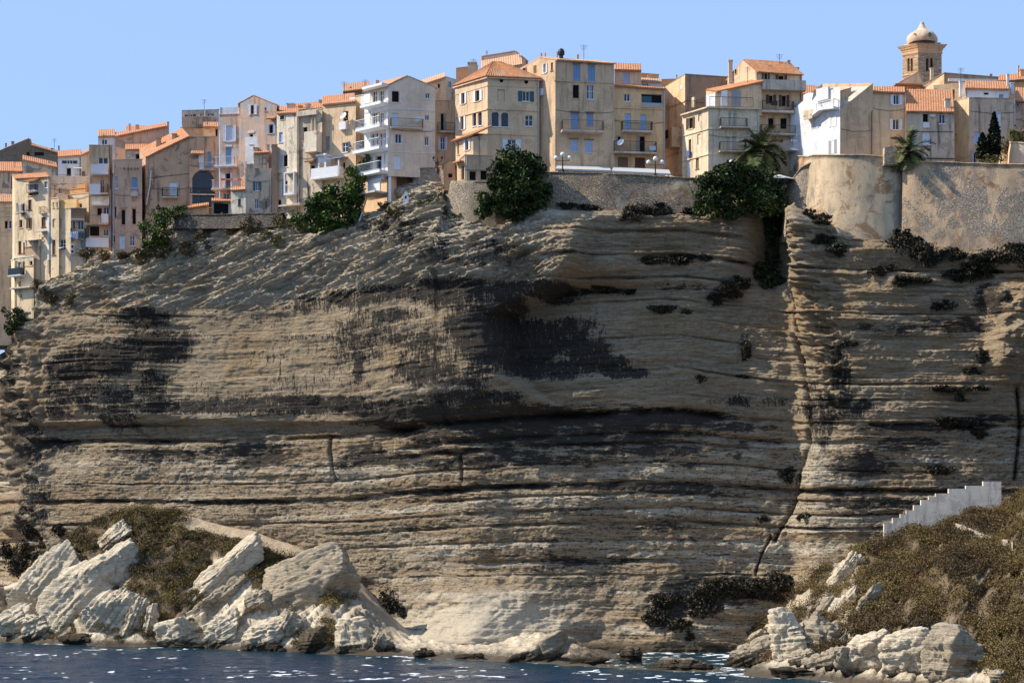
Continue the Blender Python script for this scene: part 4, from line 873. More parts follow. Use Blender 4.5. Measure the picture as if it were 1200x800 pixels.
h = house('recessed beige house with black iron balcony and white parasol terrace', 'house', 509, 118, 208, 540, P_beige, D=float(cd(500))+7, th=4, ext=4, wins=[('F', 516, 133, 520.5, 153.5, 'd', 'g', 'R', 1.), ('F', 516, 160.5, 521.5, 175.5, 'g', 'w', 'LR', .9)], balc=[('F', 512.5, 533.5, 154.8, 145.2, .8, 'bars', 'iron', .2)])
fpart(h, 'F', 'base_wall', 495, 514, 190.5, 193, .1, .4, M['sho'])
h = house('white flat topped house with salmon lean-to roof on the skyline', 'house', 521, 90, 160, 545, P_offw, D=float(cd(510))+12, th=3, xl=497, phi=38, yr=97, ext=6, group=G2, wins=[('F', 525, 95, 529.3, 103.5, 'g')], trim=M['white'])
h = house('beige house with salmon roof between the balcony house and the white block', 'house', 491, 101.5, 160, 522, P_beige, D=float(cd(510))+9, th=3, yr=91.5, roof=('quad',), yl=97, depth=6, ext=6, group=G2, roofmat='tile2', wins=[('F', 512.5, 98, 516, 104, 'd')])
# the arcaded corner house
D_t = float(cd(571))+4
h = house('beige corner house with twin arched windows and hipped tile roof', 'house', 571.5, 90, 213, 632, P_beige, D=D_t, th=9, xl=533.5, phi=48, roof=('hip', 2.4, .12), ext=2,
      wins=[('L', 543.2, 94.7, 545.8, 99.5, 'r'), ('L', 558.8, 91.8, 562, 97.4, 'r'), ('F', 585.3, 91.7, 590, 97, 'r'), ('F', 614.4, 93.5, 619, 98.6, 'r'), ('F', 583, 105, 591.5, 118.5, 'b'), ('F', 612.3, 107.3, 620.5, 118.7, 'g', 't', 'LR', 1.25), ('F', 575.7, 131, 585, 148.5, 'a'), ('F', 587, 131.8, 596.2, 148.8, 'a'), ('F', 615.3, 135.3, 624.3, 147.8, 'g', 't'),
            ('F', 594.8, 163.8, 604.3, 177, 'g', 'w', 'LR', 1.25), ('L', 541, 109, 544.6, 122, 'd', 'w', 'LR', 1.2), ('L', 557.3, 106, 562, 118.7, 'd', 'w', 'LR', 1.2), ('L', 540, 137, 543.5, 152, 'd', 'w', 'LR', 1.2), ('L', 553.5, 131.5, 558, 148, 'a'), ('L', 559.8, 131, 564.6, 147.3, 'a')],
      bands=[(('F', 'L'), 128.6, 1.3), (('F', 'L'), 101, 1, .05), (('F',), 157.5, 1.2, .08)], chim=[(553.5, 74, 84, 9, 5), (597.5, 76.5, 86, 3.6, 2.5)])
h2 = house('low lit bay with orange lean-to roof and white shutters on the arcaded house', 'house', 554.5, 160.5, 213, 572, P_beige, D=D_t-1.4, th=9, xl=534, phi=42, yr=157, yl=159.5, ext=2, roof=('flat',), slab=False, wins=[('L', 545.5, 163.5, 549, 176, 'd', 'w', 'LR', 1.1), ('L', 535.8, 166.5, 537.8, 181, 'd', 'w')])
e = h2
pA = e.l.pt(-.2, zof(160.5, D_t-1.4)+.1, .3); pE = e.l.pt(e.wL+.4, zof(160.5, D_t-1.4)-.2, .3); pB = e.l.pt(-1.6, zof(150.5, D_t)-.1, -1.6); pC = e.l.pt(e.wL, zof(155, D_t), -1.6)
tile_roof('canopy', e.root, pE, pA, pB, pC, M['tile'], .1)
h3 = house('grey stepped base block with two boarded openings under the arcaded house', 'house', 545, 182, 214, 577, P_tan, D=D_t-2.2, th=9, xl=535.5, phi=50, yl=190, ext=2, wins=[('F', 550, 200.3, 558, 211.5, 'd', 'n'), ('F', 562.8, 199.6, 571, 211, 'd', 'n'), ('L', 540.5, 193.5, 543.8, 211, 'd', 'w')], roof=('flat',))
fpart(h3, 'F', 'base_course', 544.3, 577, 198.3, 199.2, -.02, .12, M['concrete']); fpart(h3, 'L', 'canopy', 535, 543.5, 189.5, 191, .0, .6, M['tile3'])
h = house('small round topped orange plaster kiosk at the cliff edge', 'kiosk', 520, 193.5, 213.5, 533.5, plaster((.55, .3, .16), (.3, .15, .08), .4), D=float(cd(528))+1.0, th=8, roof=('gs', .5, .55), depth=2.5, ext=1, name='kiosk', group=None, wins=[('F', 525, 203, 530.5, 208.5, 'd')], roofmat='tile3')
# skyline behind the arcade
house('orange brick box house with tiled edge behind the hipped roof', 'house', 535, 80.5, 120, 560, P_orange, D=float(cd(560))+17, th=2, yr=77.5, ext=6, group=G2)
h = house('long salmon roofed house with white gable wall on the skyline', 'house', 567, 67.5, 120, 616, plaster((.55, .43, .35), (.3, .22, .16), .3), D=float(cd(590))+22, th=3, yr=71, roof=('gs', 1.0, .75), ext=8, group=G2, depth=8, roofmat='tile2', chim=[(570.5, 60, 68, 2.6, .5, M['white'])])
house('salmon lean-to roof house squeezed behind the hipped roof', 'house', 564, 84.5, 120, 612, plaster((.6, .5, .42), (.3, .22, .16), .3), D=float(cd(590))+16, th=3, yr=76, yl=73, depth=6, roof=('quad',), ext=8, group=G2, roofmat='tile2', chim=[(609.5, 65, 76, 2.6, 4, M['white'])])
# the tall beige house
D_u = float(cd(651))+5
h = house('tall beige house with blue shutters and a gable lit by the sun', 'house', 650.8, 71, 204, 719.5, P_tan, D=D_u, th=9, xl=609.5, phi=50, yr=75.5, yl=82, roof=('gf', .75, .44), ext=3, roofmat='tile2',
      wins=[('F', 672, 75.8, 680, 94, 'c', 'b'), ('F', 689, 77, 697.3, 95, 'c', 'b'), ('F', 671, 99.3, 679, 115.5, 'd', 'n'), ('F', 687.6, 99.7, 695.7, 116.3, 'G', 'w'), ('F', 669, 132.3, 678, 153.3, 'k', 'b'), ('F', 687.3, 132.8, 695.2, 147.2, 'c', 'b'), ('F', 668.5, 164, 677.2, 178, 'c', 'p'), ('F', 685.5, 165, 694.3, 178.7, 'c', 'p'),
            ('L', 637.2, 75, 640.2, 85.5, 'g', 'w', 'LR', .8), ('L', 645.5, 73.5, 648, 83, 'c', 'o'), ('L', 625.5, 77, 628.3, 85, 'c', 'o'), ('L', 612.5, 79.5, 617, 84, 'd')],
      bands=[(('F',), 95.5, 1.2)], balc=[('F', 657, 706, 154.8, 143.2, 1.1, 'bars', 'rail_b', .2)])
for x0, x1, y in ((671, 681, 74.6), (688, 698.5, 75.8), (667.5, 679, 131), (686, 696.5, 131.8), (667, 678.5, 162.8), (684, 696, 163.8)): fpart(h, 'F', 'lintel', x0, x1, y-.7, y+.5, -.02, .1, M['sho'])
q = MB(); p = at(657.6, 71, D_u+1); q.lathe((p.x, p.y, p.z-1), [(.25, 0), (.25, 1.6), (.4, 1.65), (.42, 2.0), (.3, 2.3), (.05, 2.45)]); q.build('stove_pipe', M['iron'], h.rf)
for x, y0, y1, w in ((634.5, 62.5, 67, 2), (639, 62, 67, 1.6), (653, 61, 68, 1.5), (677.3, 64, 69, 2.4)):
    p = at(x, y1, D_u+4); hw = w/2*.1; q = MB(); q.hexa([p+Vector((sx*hw, sy*hw, -.9)) for sx, sy in ((-1, -1), (1, -1), (1, 1), (-1, 1))]+[p+Vector((sx*hw, sy*hw, (y1-y0)*.1)) for sx, sy in ((-1, -1), (1, -1), (1, 1), (-1, 1))]); q.build('chimney', P_orange, h.rf)
fpart(h, 'L', 'shutter_box', 633.5, 637, 104, 112, .0, .15, M['shw'])
D_v = D_u+.6
h = house('ochre house with arched roof loggia and three tiers of iron balconies', 'house', 719.6, 101, 204, 779.5, P_ochre, D=D_v+.9, th=8, yr=105.5, yl=99.5, depth=4, roof=('quad',), ext=3,
      wins=[('F', 731.3, 110.2, 738.3, 118.8, 'g', 't'), ('F', 751.5, 110.3, 776, 125.3, 'd'), ('F', 732, 133, 739.5, 153.8, 'k', 'p'), ('F', 750, 134.3, 757.5, 154.8, 'k', 'p'), ('F', 723.7, 159.5, 728, 170, 'd', 'g', 'LR', .9), ('F', 749.3, 159.3, 756.2, 178.6, 'd', 'g', 'L', 1.0), ('F', 724, 184, 736, 195.7, 'c', 'o'), ('F', 744, 184.7, 756, 196.3, 'c', 'n')],
      bands=[(('F',), 127, 1.2)], balc=[('F', 727.5, 763, 154.8, 144, 1.0, 'bars', 'iron', .2), ('F', 717.8, 767.5, 180, 168, 1.1, 'bars', 'iron', .2)])
fpipe(h, 'F', [(778, 107), (778, 203)], .07, M['steel']); fpart(h, 'F', 'railing', 751.5, 776, 120.5, 125.3, -.1, -.06, M['steel']); fpart(h, 'F', 'cushion', 759, 766, 173.5, 178.5, 1.12, 1.16, plain('flag_cloth', (.4, .5, .6))); dish(h, 'F', 725, 170.5, .45, 1.4)
fpart(h, 'F', 'glass_door', 752.5, 764, 112.5, 125, -.25, -.2, M['sht'])
house('small attic storey with orange roof and pale blue window above the ochre house', 'house', 720, 82.5, 110, 751.5, P_beige, D=D_v+3.5, th=8, yr=83.5, yl=75.5, depth=5, roof=('quad',), ext=3, group=G2, wins=[('F', 729.8, 85.2, 738, 97, 'c', 'p')])
house('flat ochre box house with white roof lights behind the ochre loggia house', 'house', 751, 86.5, 120, 772, P_orange, D=D_v+15, th=3, yr=88, ext=7, group=G2, chim=[(761, 88, 92, 4, -2)])
h = house('low white glazed roof structure beside the small attic', 'house', 751.5, 95.5, 112, 775, P_white, D=D_v+8, th=3, yr=97, yl=93, depth=5, roof=('quad',), ext=3, group=G2, wins=[('F', 752.5, 97.5, 760, 101, 'G')], roofmat='tile2')
house('distant ochre wall house with chimney stub left of the dark gable', 'house', 768, 94, 130, 800, P_orange, D=D_v+20, th=3, yr=93, ext=7, group=G2, chim=[(793, 88, 95, 1.5, 0)])
# dark gable house and the terrace house
D_w = float(cd(803))+11
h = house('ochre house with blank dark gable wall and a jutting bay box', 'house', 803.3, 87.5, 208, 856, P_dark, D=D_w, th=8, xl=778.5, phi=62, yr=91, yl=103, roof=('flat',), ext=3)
q = MB(); h.l.box(q, .02, h.wL, zof(215, D_w), zof(103.5, D_w), .0, .05); q.build('lit_face_coat', P_lit_ochre, h.root)  # brighter ochre coat paints the left face as sunlit
q = MB(); q.add([h.l.pt(.02, zof(103.5, D_w), .05), h.l.pt(h.wL, zof(103.5, D_w), .05), h.l.pt(h.wL, h.l.z(h.wL, 103), .05), h.l.pt(.02, zof(88, D_w), .05)], [(0, 1, 2, 3)]); q.build('lit_face_coat', P_lit_ochre, h.root)
for y in (123, 151.5, 180): fpart(h, 'L', 'string_course', 779, 803, y, y+1.2, .04, .15, P_tan)
b = fpart(h, 'L', 'bay_box', 788.5, 797.5, 151.5, 174.5, .05, 1.2, P_lit_ochre); fpart(h, 'L', 'bay_window', 789.3, 792.8, 154, 163.5, 1.21, 1.25, M['glass'], b); fpart(h, 'L', 'vent_window', 798, 800.4, 100.5, 105, .05, .09, M['white'])
D_x = float(cd(830))+4
h = house('cream corner house with roof terrace railing and two iron balconies', 'house', 830, 126.5, 208, 890, plaster((.53, .45, .335), (.2, .15, .1), .55), D=D_x, th=7, xl=799.5, phi=55, roof=('flat',), ext=3,
      wins=[('L', 806.5, 138, 812, 151, 'd', 'n', 'LR', .8), ('L', 818, 132, 822, 142, 'b'), ('L', 817, 157, 821, 169.5, 'b'), ('L', 807, 163.5, 810, 178.5, 'c', 'n'), ('L', 815.3, 183, 819, 198, 'c', 'o'), ('L', 805, 188.5, 809, 207, 'k', 'w'), ('F', 853.5, 128.5+1.5, 857, 149, 'k', 'y'), ('F', 859, 130, 863, 149.3, 'k', 'y'), ('F', 850.5, 160, 855.5, 177.3, 'k', 'y'), ('F', 857.5, 160.3, 863, 177.5, 'k', 'y'), ('F', 851.5, 187, 858.5, 196, 'd', 'n')],
      bands=[(('F', 'L'), 127.2, 1.6, .35), (('F', 'L'), 151.8, 1.1), (('L',), 181.5, 1.1), (('F',), 181.5, 1, .06)], balc=[('F', 843, 874.5, 149.8, 140, .8, 'bars', 'iron', .15), ('F', 842, 873, 178, 168, .8, 'bars', 'iron', .15)])
zt_ = zof(126, D_x)
railing(h.f, 'railing', h.root, .1, h.f.t(882), zt_, zof(113.8, D_x), .25, 'bars', M['iron'], False); railing(h.l, 'railing', h.root, .1, h.l.t(813.5), zt_, zof(113.8, D_x), .25, 'bars', M['iron'], False)
fpart(h, 'L', 'post', 812.5, 815, 114.5, 126, .0, .25, P_cream); fpart(h, 'L', 'laundry', 806, 810, 177, 184, .15, .3, plain('blue_cloth', (.1, .13, .25)))
h = house('terrace penthouse with grey folding door under a low sloping roof', 'house', 838.5, 108, 128, 893, P_beige, D=D_x+2.2, th=7, xl=827.5, phi=55, yr=96.5, yl=106.5, roof=('quad',), ext=.6, group=G2, wins=[('F', 857, 106.8, 868, 125, 'k', 'g')], roofmat='tile')
fpart(h, 'F', 'white_panel', 844.5, 852, 106.5, 124.5, .0, .25, M['white']); q = MB(); h.l.box(q, 0, h.wL, zof(125.5, D_x+2), zof(109, D_x+2), 0, .06); q.build('white_panel', M['white'], h.root)
D_y = float(cd(888))+8
h = house('cream house with orange roof, brown shutters and three balcony floors', 'house', 886.5, 84, 208, 940, P_beige, D=D_y, th=7, xl=852.5, phi=50, yr=87.5, yl=93, roof=('gf', 1.75, .45), ext=3,
      wins=[('F', 895, 86, 899.5, 94.5, 'd', 'n', 'LR', 1.), ('F', 912, 88.3, 919, 95.5, 'd', 'n', 'LR', .9), ('F', 901, 111.5, 906, 122, 'd', 'n', 'LR', 1.4), ('F', 916, 111.8, 921.5, 125, 'd', 'n', 'LR', 1.2), ('F', 900, 138, 907, 151, 'd', 'w'), ('F', 914.3, 138, 922.5, 151.5, 'd', 'w'), ('L', 861, 80.5, 863.8, 87.5, 'd'), ('F', 915.5, 162.5, 918, 166, 'd')],
      balc=[('F', 891, 942, 105.2, 96.2, 1.0, 'solid', 'concrete', .25), ('F', 890.7, 928, 131.8, 121, 1.1, 'bars', 'iron', .25), ('F', 889.5, 930, 158.3, 149, 1.1, 'bars', 'iron', .2)], chim=[(856, 71, 90, 4.5, 3), (924.3, 71, 79, 3, 2), (934, 79.5, 85, 4, 2), (901, 77, 82, 2.6, 1)])
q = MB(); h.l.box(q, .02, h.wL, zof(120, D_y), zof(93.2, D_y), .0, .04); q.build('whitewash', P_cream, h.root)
fpart(h, 'F', 'blanket', 900.5, 908, 121.5, 126.5, 1.12, 1.2, M['iron']); fpart(h, 'F', 'blanket', 930, 935, 122, 125, .3, .35, plain('blue_sheet', (.15, .3, .5)))
house('small house showing only its orange roof behind the white corner house', 'house', 938, 111, 150, 962, P_beige, D=float(cd(960))+22, th=3, yr=113, yl=101, depth=9, roof=('quad',), ext=8, group=G2)
# the white corner house on the bastion
D_z = float(cd(985))+8
h = house('dazzling white house with wavy roof balcony on the round bastion', 'house', 984.8, 128, 196, 1023, P_tan, D=D_z, th=7, xl=926.5, phi=53, yr=97.5, yl=128, roof=('flat',), ext=2, slab=False)  # tan front puts shade into the wall colour of a white house
def wl(x0, y0, x1, y1, kind, c='w', s='', k=1.):
    make_window(h.root, h.l, ('L', x0, y0, x1, y1, kind, c, s, k), P_white, True)
q = MB(); lz = lambda t, py: h.l.z(t, py)
t1, t2, t3, t4 = (h.l.t(x) for x in (930, 942, 957, 984.7))
q.add([h.l.pt(.0, lz(0, 200), .04), h.l.pt(h.wL, lz(h.wL, 200), .04), h.l.pt(h.wL, lz(h.wL, 131), .04), h.l.pt(t2, lz(t2, 118), .04), h.l.pt(t2, lz(t2, 111.5), .04), h.l.pt(t2-.8, lz(t2, 110.5), .04), h.l.pt(t2-1.6, lz(t2, 112), .04), h.l.pt(h.l.t(951), lz(h.l.t(951), 120), .04), h.l.pt(t3, lz(t3, 112), .04), h.l.pt(t3, lz(t3, 104.5), .04), h.l.pt(.0, lz(0, 102), .04)], [tuple(range(11))[::-1]])
wo = q.build('whitewash', P_white, h.root)
wl(953.3, 139, 957, 150.5, 'd', 'w', 'LR', 1.2); wl(974, 136, 978, 148.5, 'd', 'w', 'LR', 1.2); wl(930.5, 160, 936, 168.5, 'd', 'p', 'LR', .6); wl(954, 165.5, 957.3, 176, 'k', 'w'); wl(974, 164.5, 978, 180, 'd', 'g', 'LR', 1.2); wl(929.5, 187.5, 936.5, 203, 'c', 'p'); wl(965.5, 107, 968, 116, 'd', 'w'); wl(932, 134.5, 936, 146, 'k', 'w')
q = MB(); pts = []
for x, y in ((947, 136.3), (953, 135.8), (958, 134.3), (962, 131), (966, 128.2), (972, 127), (983, 126)): t_ = h.l.t(x); pts.append((t_, h.l.z(t_, y)))
for (a, za), (b, zb_) in zip(pts, pts[1:]):
    q.hexa([h.l.pt(a, za-.25, .9), h.l.pt(b, zb_-.25, .9), h.l.pt(b, zb_-.25, .03), h.l.pt(a, za-.25, .03), h.l.pt(a, za, .9), h.l.pt(b, zb_, .9), h.l.pt(b, zb_, .03), h.l.pt(a, za, .03)])
bl = q.build('balcony', WH, h.root)
railing(h.l, 'railing', bl, h.l.t(963), h.l.t(983), zof(126.5, D_z), zof(116.5, D_z), .85, 'bars', M['rail_w']); q = MB(); h.l.box(q, h.l.t(958), h.l.t(947.5), zof(136, D_z)+.3, zof(122, D_z), .8, .9); q.build('parapet', P_cream, bl)
fa = h.l; q = MB(); fa.box(q, fa.t(936), fa.t(917), fa.z(fa.t(925), 179.5), fa.z(fa.t(925), 178), .05, 1.2); bl = q.build('balcony', WH, h.root); railing(fa, 'railing', bl, fa.t(936), fa.t(917), fa.z(fa.t(925), 178), fa.z(fa.t(925), 168.5), 1.1, 'bars', M['rail_w'])
fpart(h, 'L', 'roof_room', 958.5, 972.5, 103.5, 118, .05, .3, P_white); fpart(h, 'L', 'chimney', 941.5, 944.5, 111, 125, -.4, .0, M['white'])
h = house('small white roof room with awning on top of the white corner house', 'house', 983.5, 107.5, 130, 997.5, P_tan, D=D_z+1.6, th=7, xl=957.5, phi=48, yr=103.5, yl=105, roof=('flat',), ext=.8, group=G2)  # tan front again carries shade in its colour
q = MB(); h.l.box(q, .02, h.wL, zof(129, D_z+1.6), zof(109, D_z+1.6), 0, .05); q.build('whitewash', P_white, h.root); make_window(h.root, h.l, ('L', 974, 107, 981, 117, 'G'), P_white, True); slope_part(h, 'L', 'awning', 972.5, 983, 104.5, 106.2, .05, 1.2, M['canvas'])
h = house('plain beige house with two white shuttered windows over the bastion', 'house', 1023, 108.5, 196, 1061, P_beige, D=D_z+.8, th=5, yr=109.5, yl=103, depth=5, roof=('quad',), ext=3, roofmat='tile', wins=[('F', 1047, 111.5, 1053.5, 122.5, 'g', 'w', 'LR', 1.1), ('F', 1046.2, 140, 1053.5, 152, 'g', 'w', 'LR', 1.)], chim=[(1031.5, 105, 108.5, 2.4, 1)])
h = house('weathered grey house streaked with rain stains under a broad orange roof', 'house', 1062, 131, 196, 1118.5, plaster((.42, .36, .285), (.1, .085, .07), .9), D=D_z-1.5, th=5, yr=132, yl=106, depth=8, roof=('quad',), ext=3, wins=[('F', 1081.3, 133, 1088.3, 149.5, 'd', 'w'), ('F', 1100.5, 134, 1107.8, 145, 'g', 'k'), ('F', 1065.5, 154.5, 1072.8, 169, 'c', 'p'), ('F', 1081, 155, 1090, 169.3, 'c', 'w')],
          chim=[(1110, 116, 128, 6, 1.5)])
fpart(h, 'F', 'apron', 1081.5, 1089, 143.5, 150, .0, .12, M['white']); fpart(h, 'F', 'lamp_box', 1089.5, 1094.5, 135.5, 137.5, .02, .4, M['white']); fpipe(h, 'F', [(1060.5, 154.2), (1117, 154.7)], .03, M['iron']); fpart(h, 'F', 'ledge', 1075, 1118, 185.5, 186.3, .0, .15, M['iron'])
# church tower
D_c = D_z+26
root = thing('bell_tower', 'square ochre stone bell tower with twin lancet windows and onion dome', 'bell tower', at(1076, 120, D_c))
f = Face((at(1076, 120, D_c).x, D_c), (math.cos(R(9)), math.sin(R(9)))); l = Face(f.P, (-math.cos(R(40)), math.sin(R(40))))
wF = f.t(1103.5); wL = l.t(1057.8)
P_tow = masonry('tower_stone', (.34, .18, .085), (.74, .52, .33), (.5, .34, .2), .6)
z1, z2 = zof(62, D_c), zof(140, D_c); hs = {'F': [], 'L': []}
for nm, fa, xs in (('F', f, ((1085.2, 1088.4), (1090.2, 1093.4))), ('L', l, ((1063.2, 1066), (1066.9, 1069.6)))):
    for a, b in xs:
        ta, tb = sorted((fa.t(a), fa.t(b))); hs[nm].append((ta, tb, fa.z(ta, 83.5), fa.z(ta, 68.2), 'arch'))
mb = MB(); wall_face(mb, f, 0, wF, z2, z1, z1, hs['F'], rev=.6); wall_face(mb, l, 0, wL, z2, z1, z1, hs['L'], rev=.6)
pB, pE = f.pt(wF, 0), l.pt(wL, 0); pC = pB+pE-f.pt(0, 0)
for a, b in ((pB, pC), (pE, pC)): mb.quad(Vector((a.x, a.y, z2)), Vector((b.x, b.y, z2)), Vector((b.x, b.y, z1)), Vector((a.x, a.y, z1)))
mb.build('wall', P_tow, root)
for nm, fa in (('F', f), ('L', l)):
    for a, b, c, d, _ in hs[nm]:
        q = MB(); q.quad(fa.pt(a-.1, c-.1, -.5), fa.pt(b+.1, c-.1, -.5), fa.pt(b+.1, d+.1, -.5), fa.pt(a-.1, d+.1, -.5)); q.build('window', M['dark'], root)
cen = (f.pt(0, 0)+pC)/2
def ring(z, k): return [Vector((p.x, p.y, z)) if False else Vector((cen.x+(p.x-cen.x)*k, cen.y+(p.y-cen.y)*k, z)) for p in (f.pt(0, 0), pB, pC, pE)]
for a, b, k0, k1 in ((62.2, 60.5, 1.04, 1.06), (60.5, 58.5, 1.02, 1.03), (58.5, 55.8, 1.05, 1.1), (55.8, 53.6, 1.14, 1.2), (53.6, 51.3, 1.22, 1.3), (86.5, 85, 1.05, 1.05)):
    q = MB(); q.hexa(ring(zof(a, D_c), k0)+ring(zof(b, D_c), k1)); q.build('cornice', plaster((.5, .32, .18), (.3, .18, .1), .3), root)
q = MB(); q.hexa(ring(zof(51.3, D_c), .95)+ring(zof(48.8, D_c), .95)); q.build('dome_base', M['concrete'], root)
q = MB(); pr = []; hw = 18/F*D_c
for r, y in ((.93, 49), (1.0, 46.5), (1.01, 43.5), (.95, 40.5), (.80, 37.5), (.56, 34.8), (.38, 33), (.26, 30.5), (.18, 27.5), (.13, 25.5), (.14, 24.8), (.12, 24), (.02, 23.6)): pr.append((r*hw, zof(y, D_c)-zof(49, D_c)))
n = 32; vs = []; fs = []
for r, z in pr:
    for i in range(n):
        t_ = 2*math.pi*i/n+R(20); rr = r*(1-.06*abs(math.cos(t_*4-R(80)))) ; vs.append((cen.x+rr*math.cos(t_), cen.y+rr*math.sin(t_), zof(49, D_c)+z))
for j in range(len(pr)-1):
    for i in range(n): k_ = (i+1) % n; fs.append((j*n+i, j*n+k_, (j+1)*n+k_, (j+1)*n+i))
q.add(vs, fs); dm = q.build('dome', plaster((.45, .35, .26), (.3, .2, .13), .5), root, smooth=True)
for x in (1071, 1088):
    p = at(x, 42.7, D_c); d = Vector((p.x-cen.x, (-math.sqrt(max(.1, (hw*.95)**2-(p.x-cen.x)**2))), 0)); c0 = Vector((cen.x, cen.y, p.z))+d; u = d.normalized(); v = Vector((-u.y, u.x, 0)); q = MB()
    q.add([c0+u*.03+v*.26*math.cos(i*.524)+Vector((0, 0, .3*math.sin(i*.524))) for i in range(12)]+[c0-u*.3+v*.26*math.cos(i*.524)+Vector((0, 0, .3*math.sin(i*.524))) for i in range(12)], [tuple(range(12))]+[(i, (i+1) % 12, 12+(i+1) % 12, 12+i) for i in range(12)]); q.build('oculus', M['sho'], dm)
# houses round the church
h = house('salmon gabled house with open dark loggia at the foot of the bell tower', 'house', 1048, 101.5, 150, 1083, P_lit_ochre, D=D_z+18, th=3, roof=('gs', 1.8, .8), depth=6, ext=6, group=G2, wins=[('F', 1054, 102.5, 1074, 108.5, 'd')], chim=[(1080, 89, 97, 3, 1), (1092, 80, 92, 3.6, 3)], roofmat='tile2')
fpart(h, 'F', 'canopy', 1047, 1078, 100.3, 101.6, .0, 1.0, M['tile'])
D_e = D_z+2
h = house('grey and ochre corner house with pale blue shutters behind the cypress', 'house', 1136, 115, 196, 1190, plaster((.42, .33, .25), (.12, .1, .085), .75), D=D_e, th=6, xl=1116, phi=57, yr=116, ext=3, wins=[('F', 1165.5, 130, 1173.2, 150, 'c', 'w'), ('F', 1141.3, 154.5, 1148.7, 168, 'c', 'p'), ('F', 1168, 155, 1172.8, 169, 'c', 'p'), ('F', 1141, 179.5, 1144, 191.5, 'd', 'p', 'L', 1.2), ('L', 1128, 126, 1130, 129, 'd')])
q = MB(); h.l.box(q, .02, h.wL, zof(200, D_e), zof(115.2, D_e), 0, .04); q.build('lit_face_coat', P_lit_ochre, h.root)  # left wall coloured bright ochre to carry its sunlight
h = house('tall ochre church house with long dark parapet below the bell tower', 'house', 1107, 86, 150, 1170, P_dark, D=D_z+15, th=4, xl=1079, phi=50, yr=91, yl=101, ext=6, group=G2, wins=[]); q = MB(); h.l.box(q, .02, h.wL, zof(160, D_z+15), zof(101.5, D_z+15), 0, .05); q.add([h.l.pt(.02, zof(101.5, D_z+15), .05), h.l.pt(h.wL, zof(101.5, D_z+15), .05), h.l.pt(.02, zof(86.5, D_z+15), .05)], [(0, 1, 2)]); q.build('lit_face_coat', P_lit_ochre, h.root)  # bright ochre over the left wall paints its sunny side
fpart(h, 'F', 'white_band', 1111, 1168, 93, 96, .0, .2, M['white'])
h = house('ochre wall house with narrow window and orange lean-to roof under the church', 'house', 1094, 100, 150, 1136, P_lit_ochre, D=D_z+9, th=-14, yr=96, ext=6, group=G2, wins=[('F', 1115.5, 105, 1119, 117, 'd', 'w'), ('F', 1091+4, 104, 1098, 110, 'd')], roof=('flat',), slab=False)
h = house('white attic with orange tile roof on top of the grey corner house', 'house', 1131, 104.5, 125, 1182, P_white, D=D_e+2.5, th=5, yr=105.5, yl=96.5, depth=6, roof=('quad',), ext=2, group=G2, wins=[('F', 1153, 108, 1159, 111.5, 'd'), ('F', 1171, 110, 1176, 115, 'g'), ('F', 1131.8, 105.5, 1133.5, 113, 'd')], chim=[(1181, 87, 104, 2.6, 2), (1126, 95, 106, 3.5, 1), (1186, 97, 103, 4, 2)])
house('rose house with orange pitched roof at the right edge of the town', 'house', 1190, 119, 196, 1230, P_pink, D=D_z+6, th=5, yr=121, yl=104, depth=7, roof=('quad',), ext=3, wins=[('F', 1191.5, 121.5, 1194, 124, 'd')])
house('distant tiled house on the skyline at the right edge', 'house', 1170, 96, 140, 1235, P_orange, D=D_z+26, th=2, yr=92, yl=89.5, depth=6, roof=('quad',), ext=6, group=G2, chim=[(1193.5, 77, 92, 1.4, 1), (1198, 82, 92, 6, 3), (1161, 87, 94, 2.6, -4)])
# ------------------------------------------------------------------ town walls and bastion
def wallsheet(name, label, cat, pts, tops, bots, back, mat, batter=.0, bulge=.12, seed=0, group=None):
    """curved retaining wall: pts = plan (pixel column, distance); tops / bots = pixel rows at those columns"""
    px = np.array([p[0] for p in pts], float); dd = np.array([p[1] for p in pts], float)
    A = [at(p[0], 400, p[1]) for p in pts]; s = np.concatenate([[0], np.cumsum([((a.x-b.x)**2+(a.y-b.y)**2)**.5 for a, b in zip(A[1:], A)])])
    n = max(8, int(s[-1]/.3)); q = np.linspace(0, s[-1], n)
    X = np.interp(q, s, [a.x for a in A]); Y = np.interp(q, s, [a.y for a in A])
    for _ in range(6):
        X[1:-1] = (X[:-2]+2*X[1:-1]+X[2:])/4; Y[1:-1] = (Y[:-2]+2*Y[1:-1]+Y[2:])/4
    PX = 600+F*X/Y; zt = H+(YH-np.interp(PX, px, tops))*Y/F; zb = H+(YH-np.interp(PX, px, bots))*Y/F
    zt = zt+.10*(fbm(q*.8, q*0+3, 4, seed+1)-.5)
    tx = np.gradient(X); ty = np.gradient(Y); L = np.hypot(tx, ty); nx, ny = ty/L, -tx/L
    m = 24; V = []
    for j in range(m+1):
        k = j/m; z = zb+(zt-zb)*k; d = batter*(1-k)+bulge*(fbm(q*.35, z*.35, 3, seed)-.5)*2
        V.append(np.stack([X+nx*d, Y+ny*d, z], -1))
    V.append(np.stack([X+nx*.08, Y+ny*.08, zt+.002], -1)); V.append(np.stack([X+nx*.08, Y+ny*.08, zt+.14], -1))
    V.append(np.stack([X-nx*.5, Y-ny*.5, zt+.14], -1)); V.append(np.stack([X-nx*.5, Y-ny*.5, zt-.0], -1))
    V.append(np.stack([X, Y+back, zt-.02], -1)); V.append(np.stack([X, Y+back, zb], -1))
    V = np.array(V); base = V[0, n//2]
    o = newmesh(name, V.reshape(-1, 3), gridfaces(len(V), n), mat, loc=base)
    return tag(o, label, cat, group)
P_wall = masonry('rubble_wall', (.36, .27, .18), (.56, .45, .32), (.2, .14, .09), 1.0, (.46, .35, .23), .2)
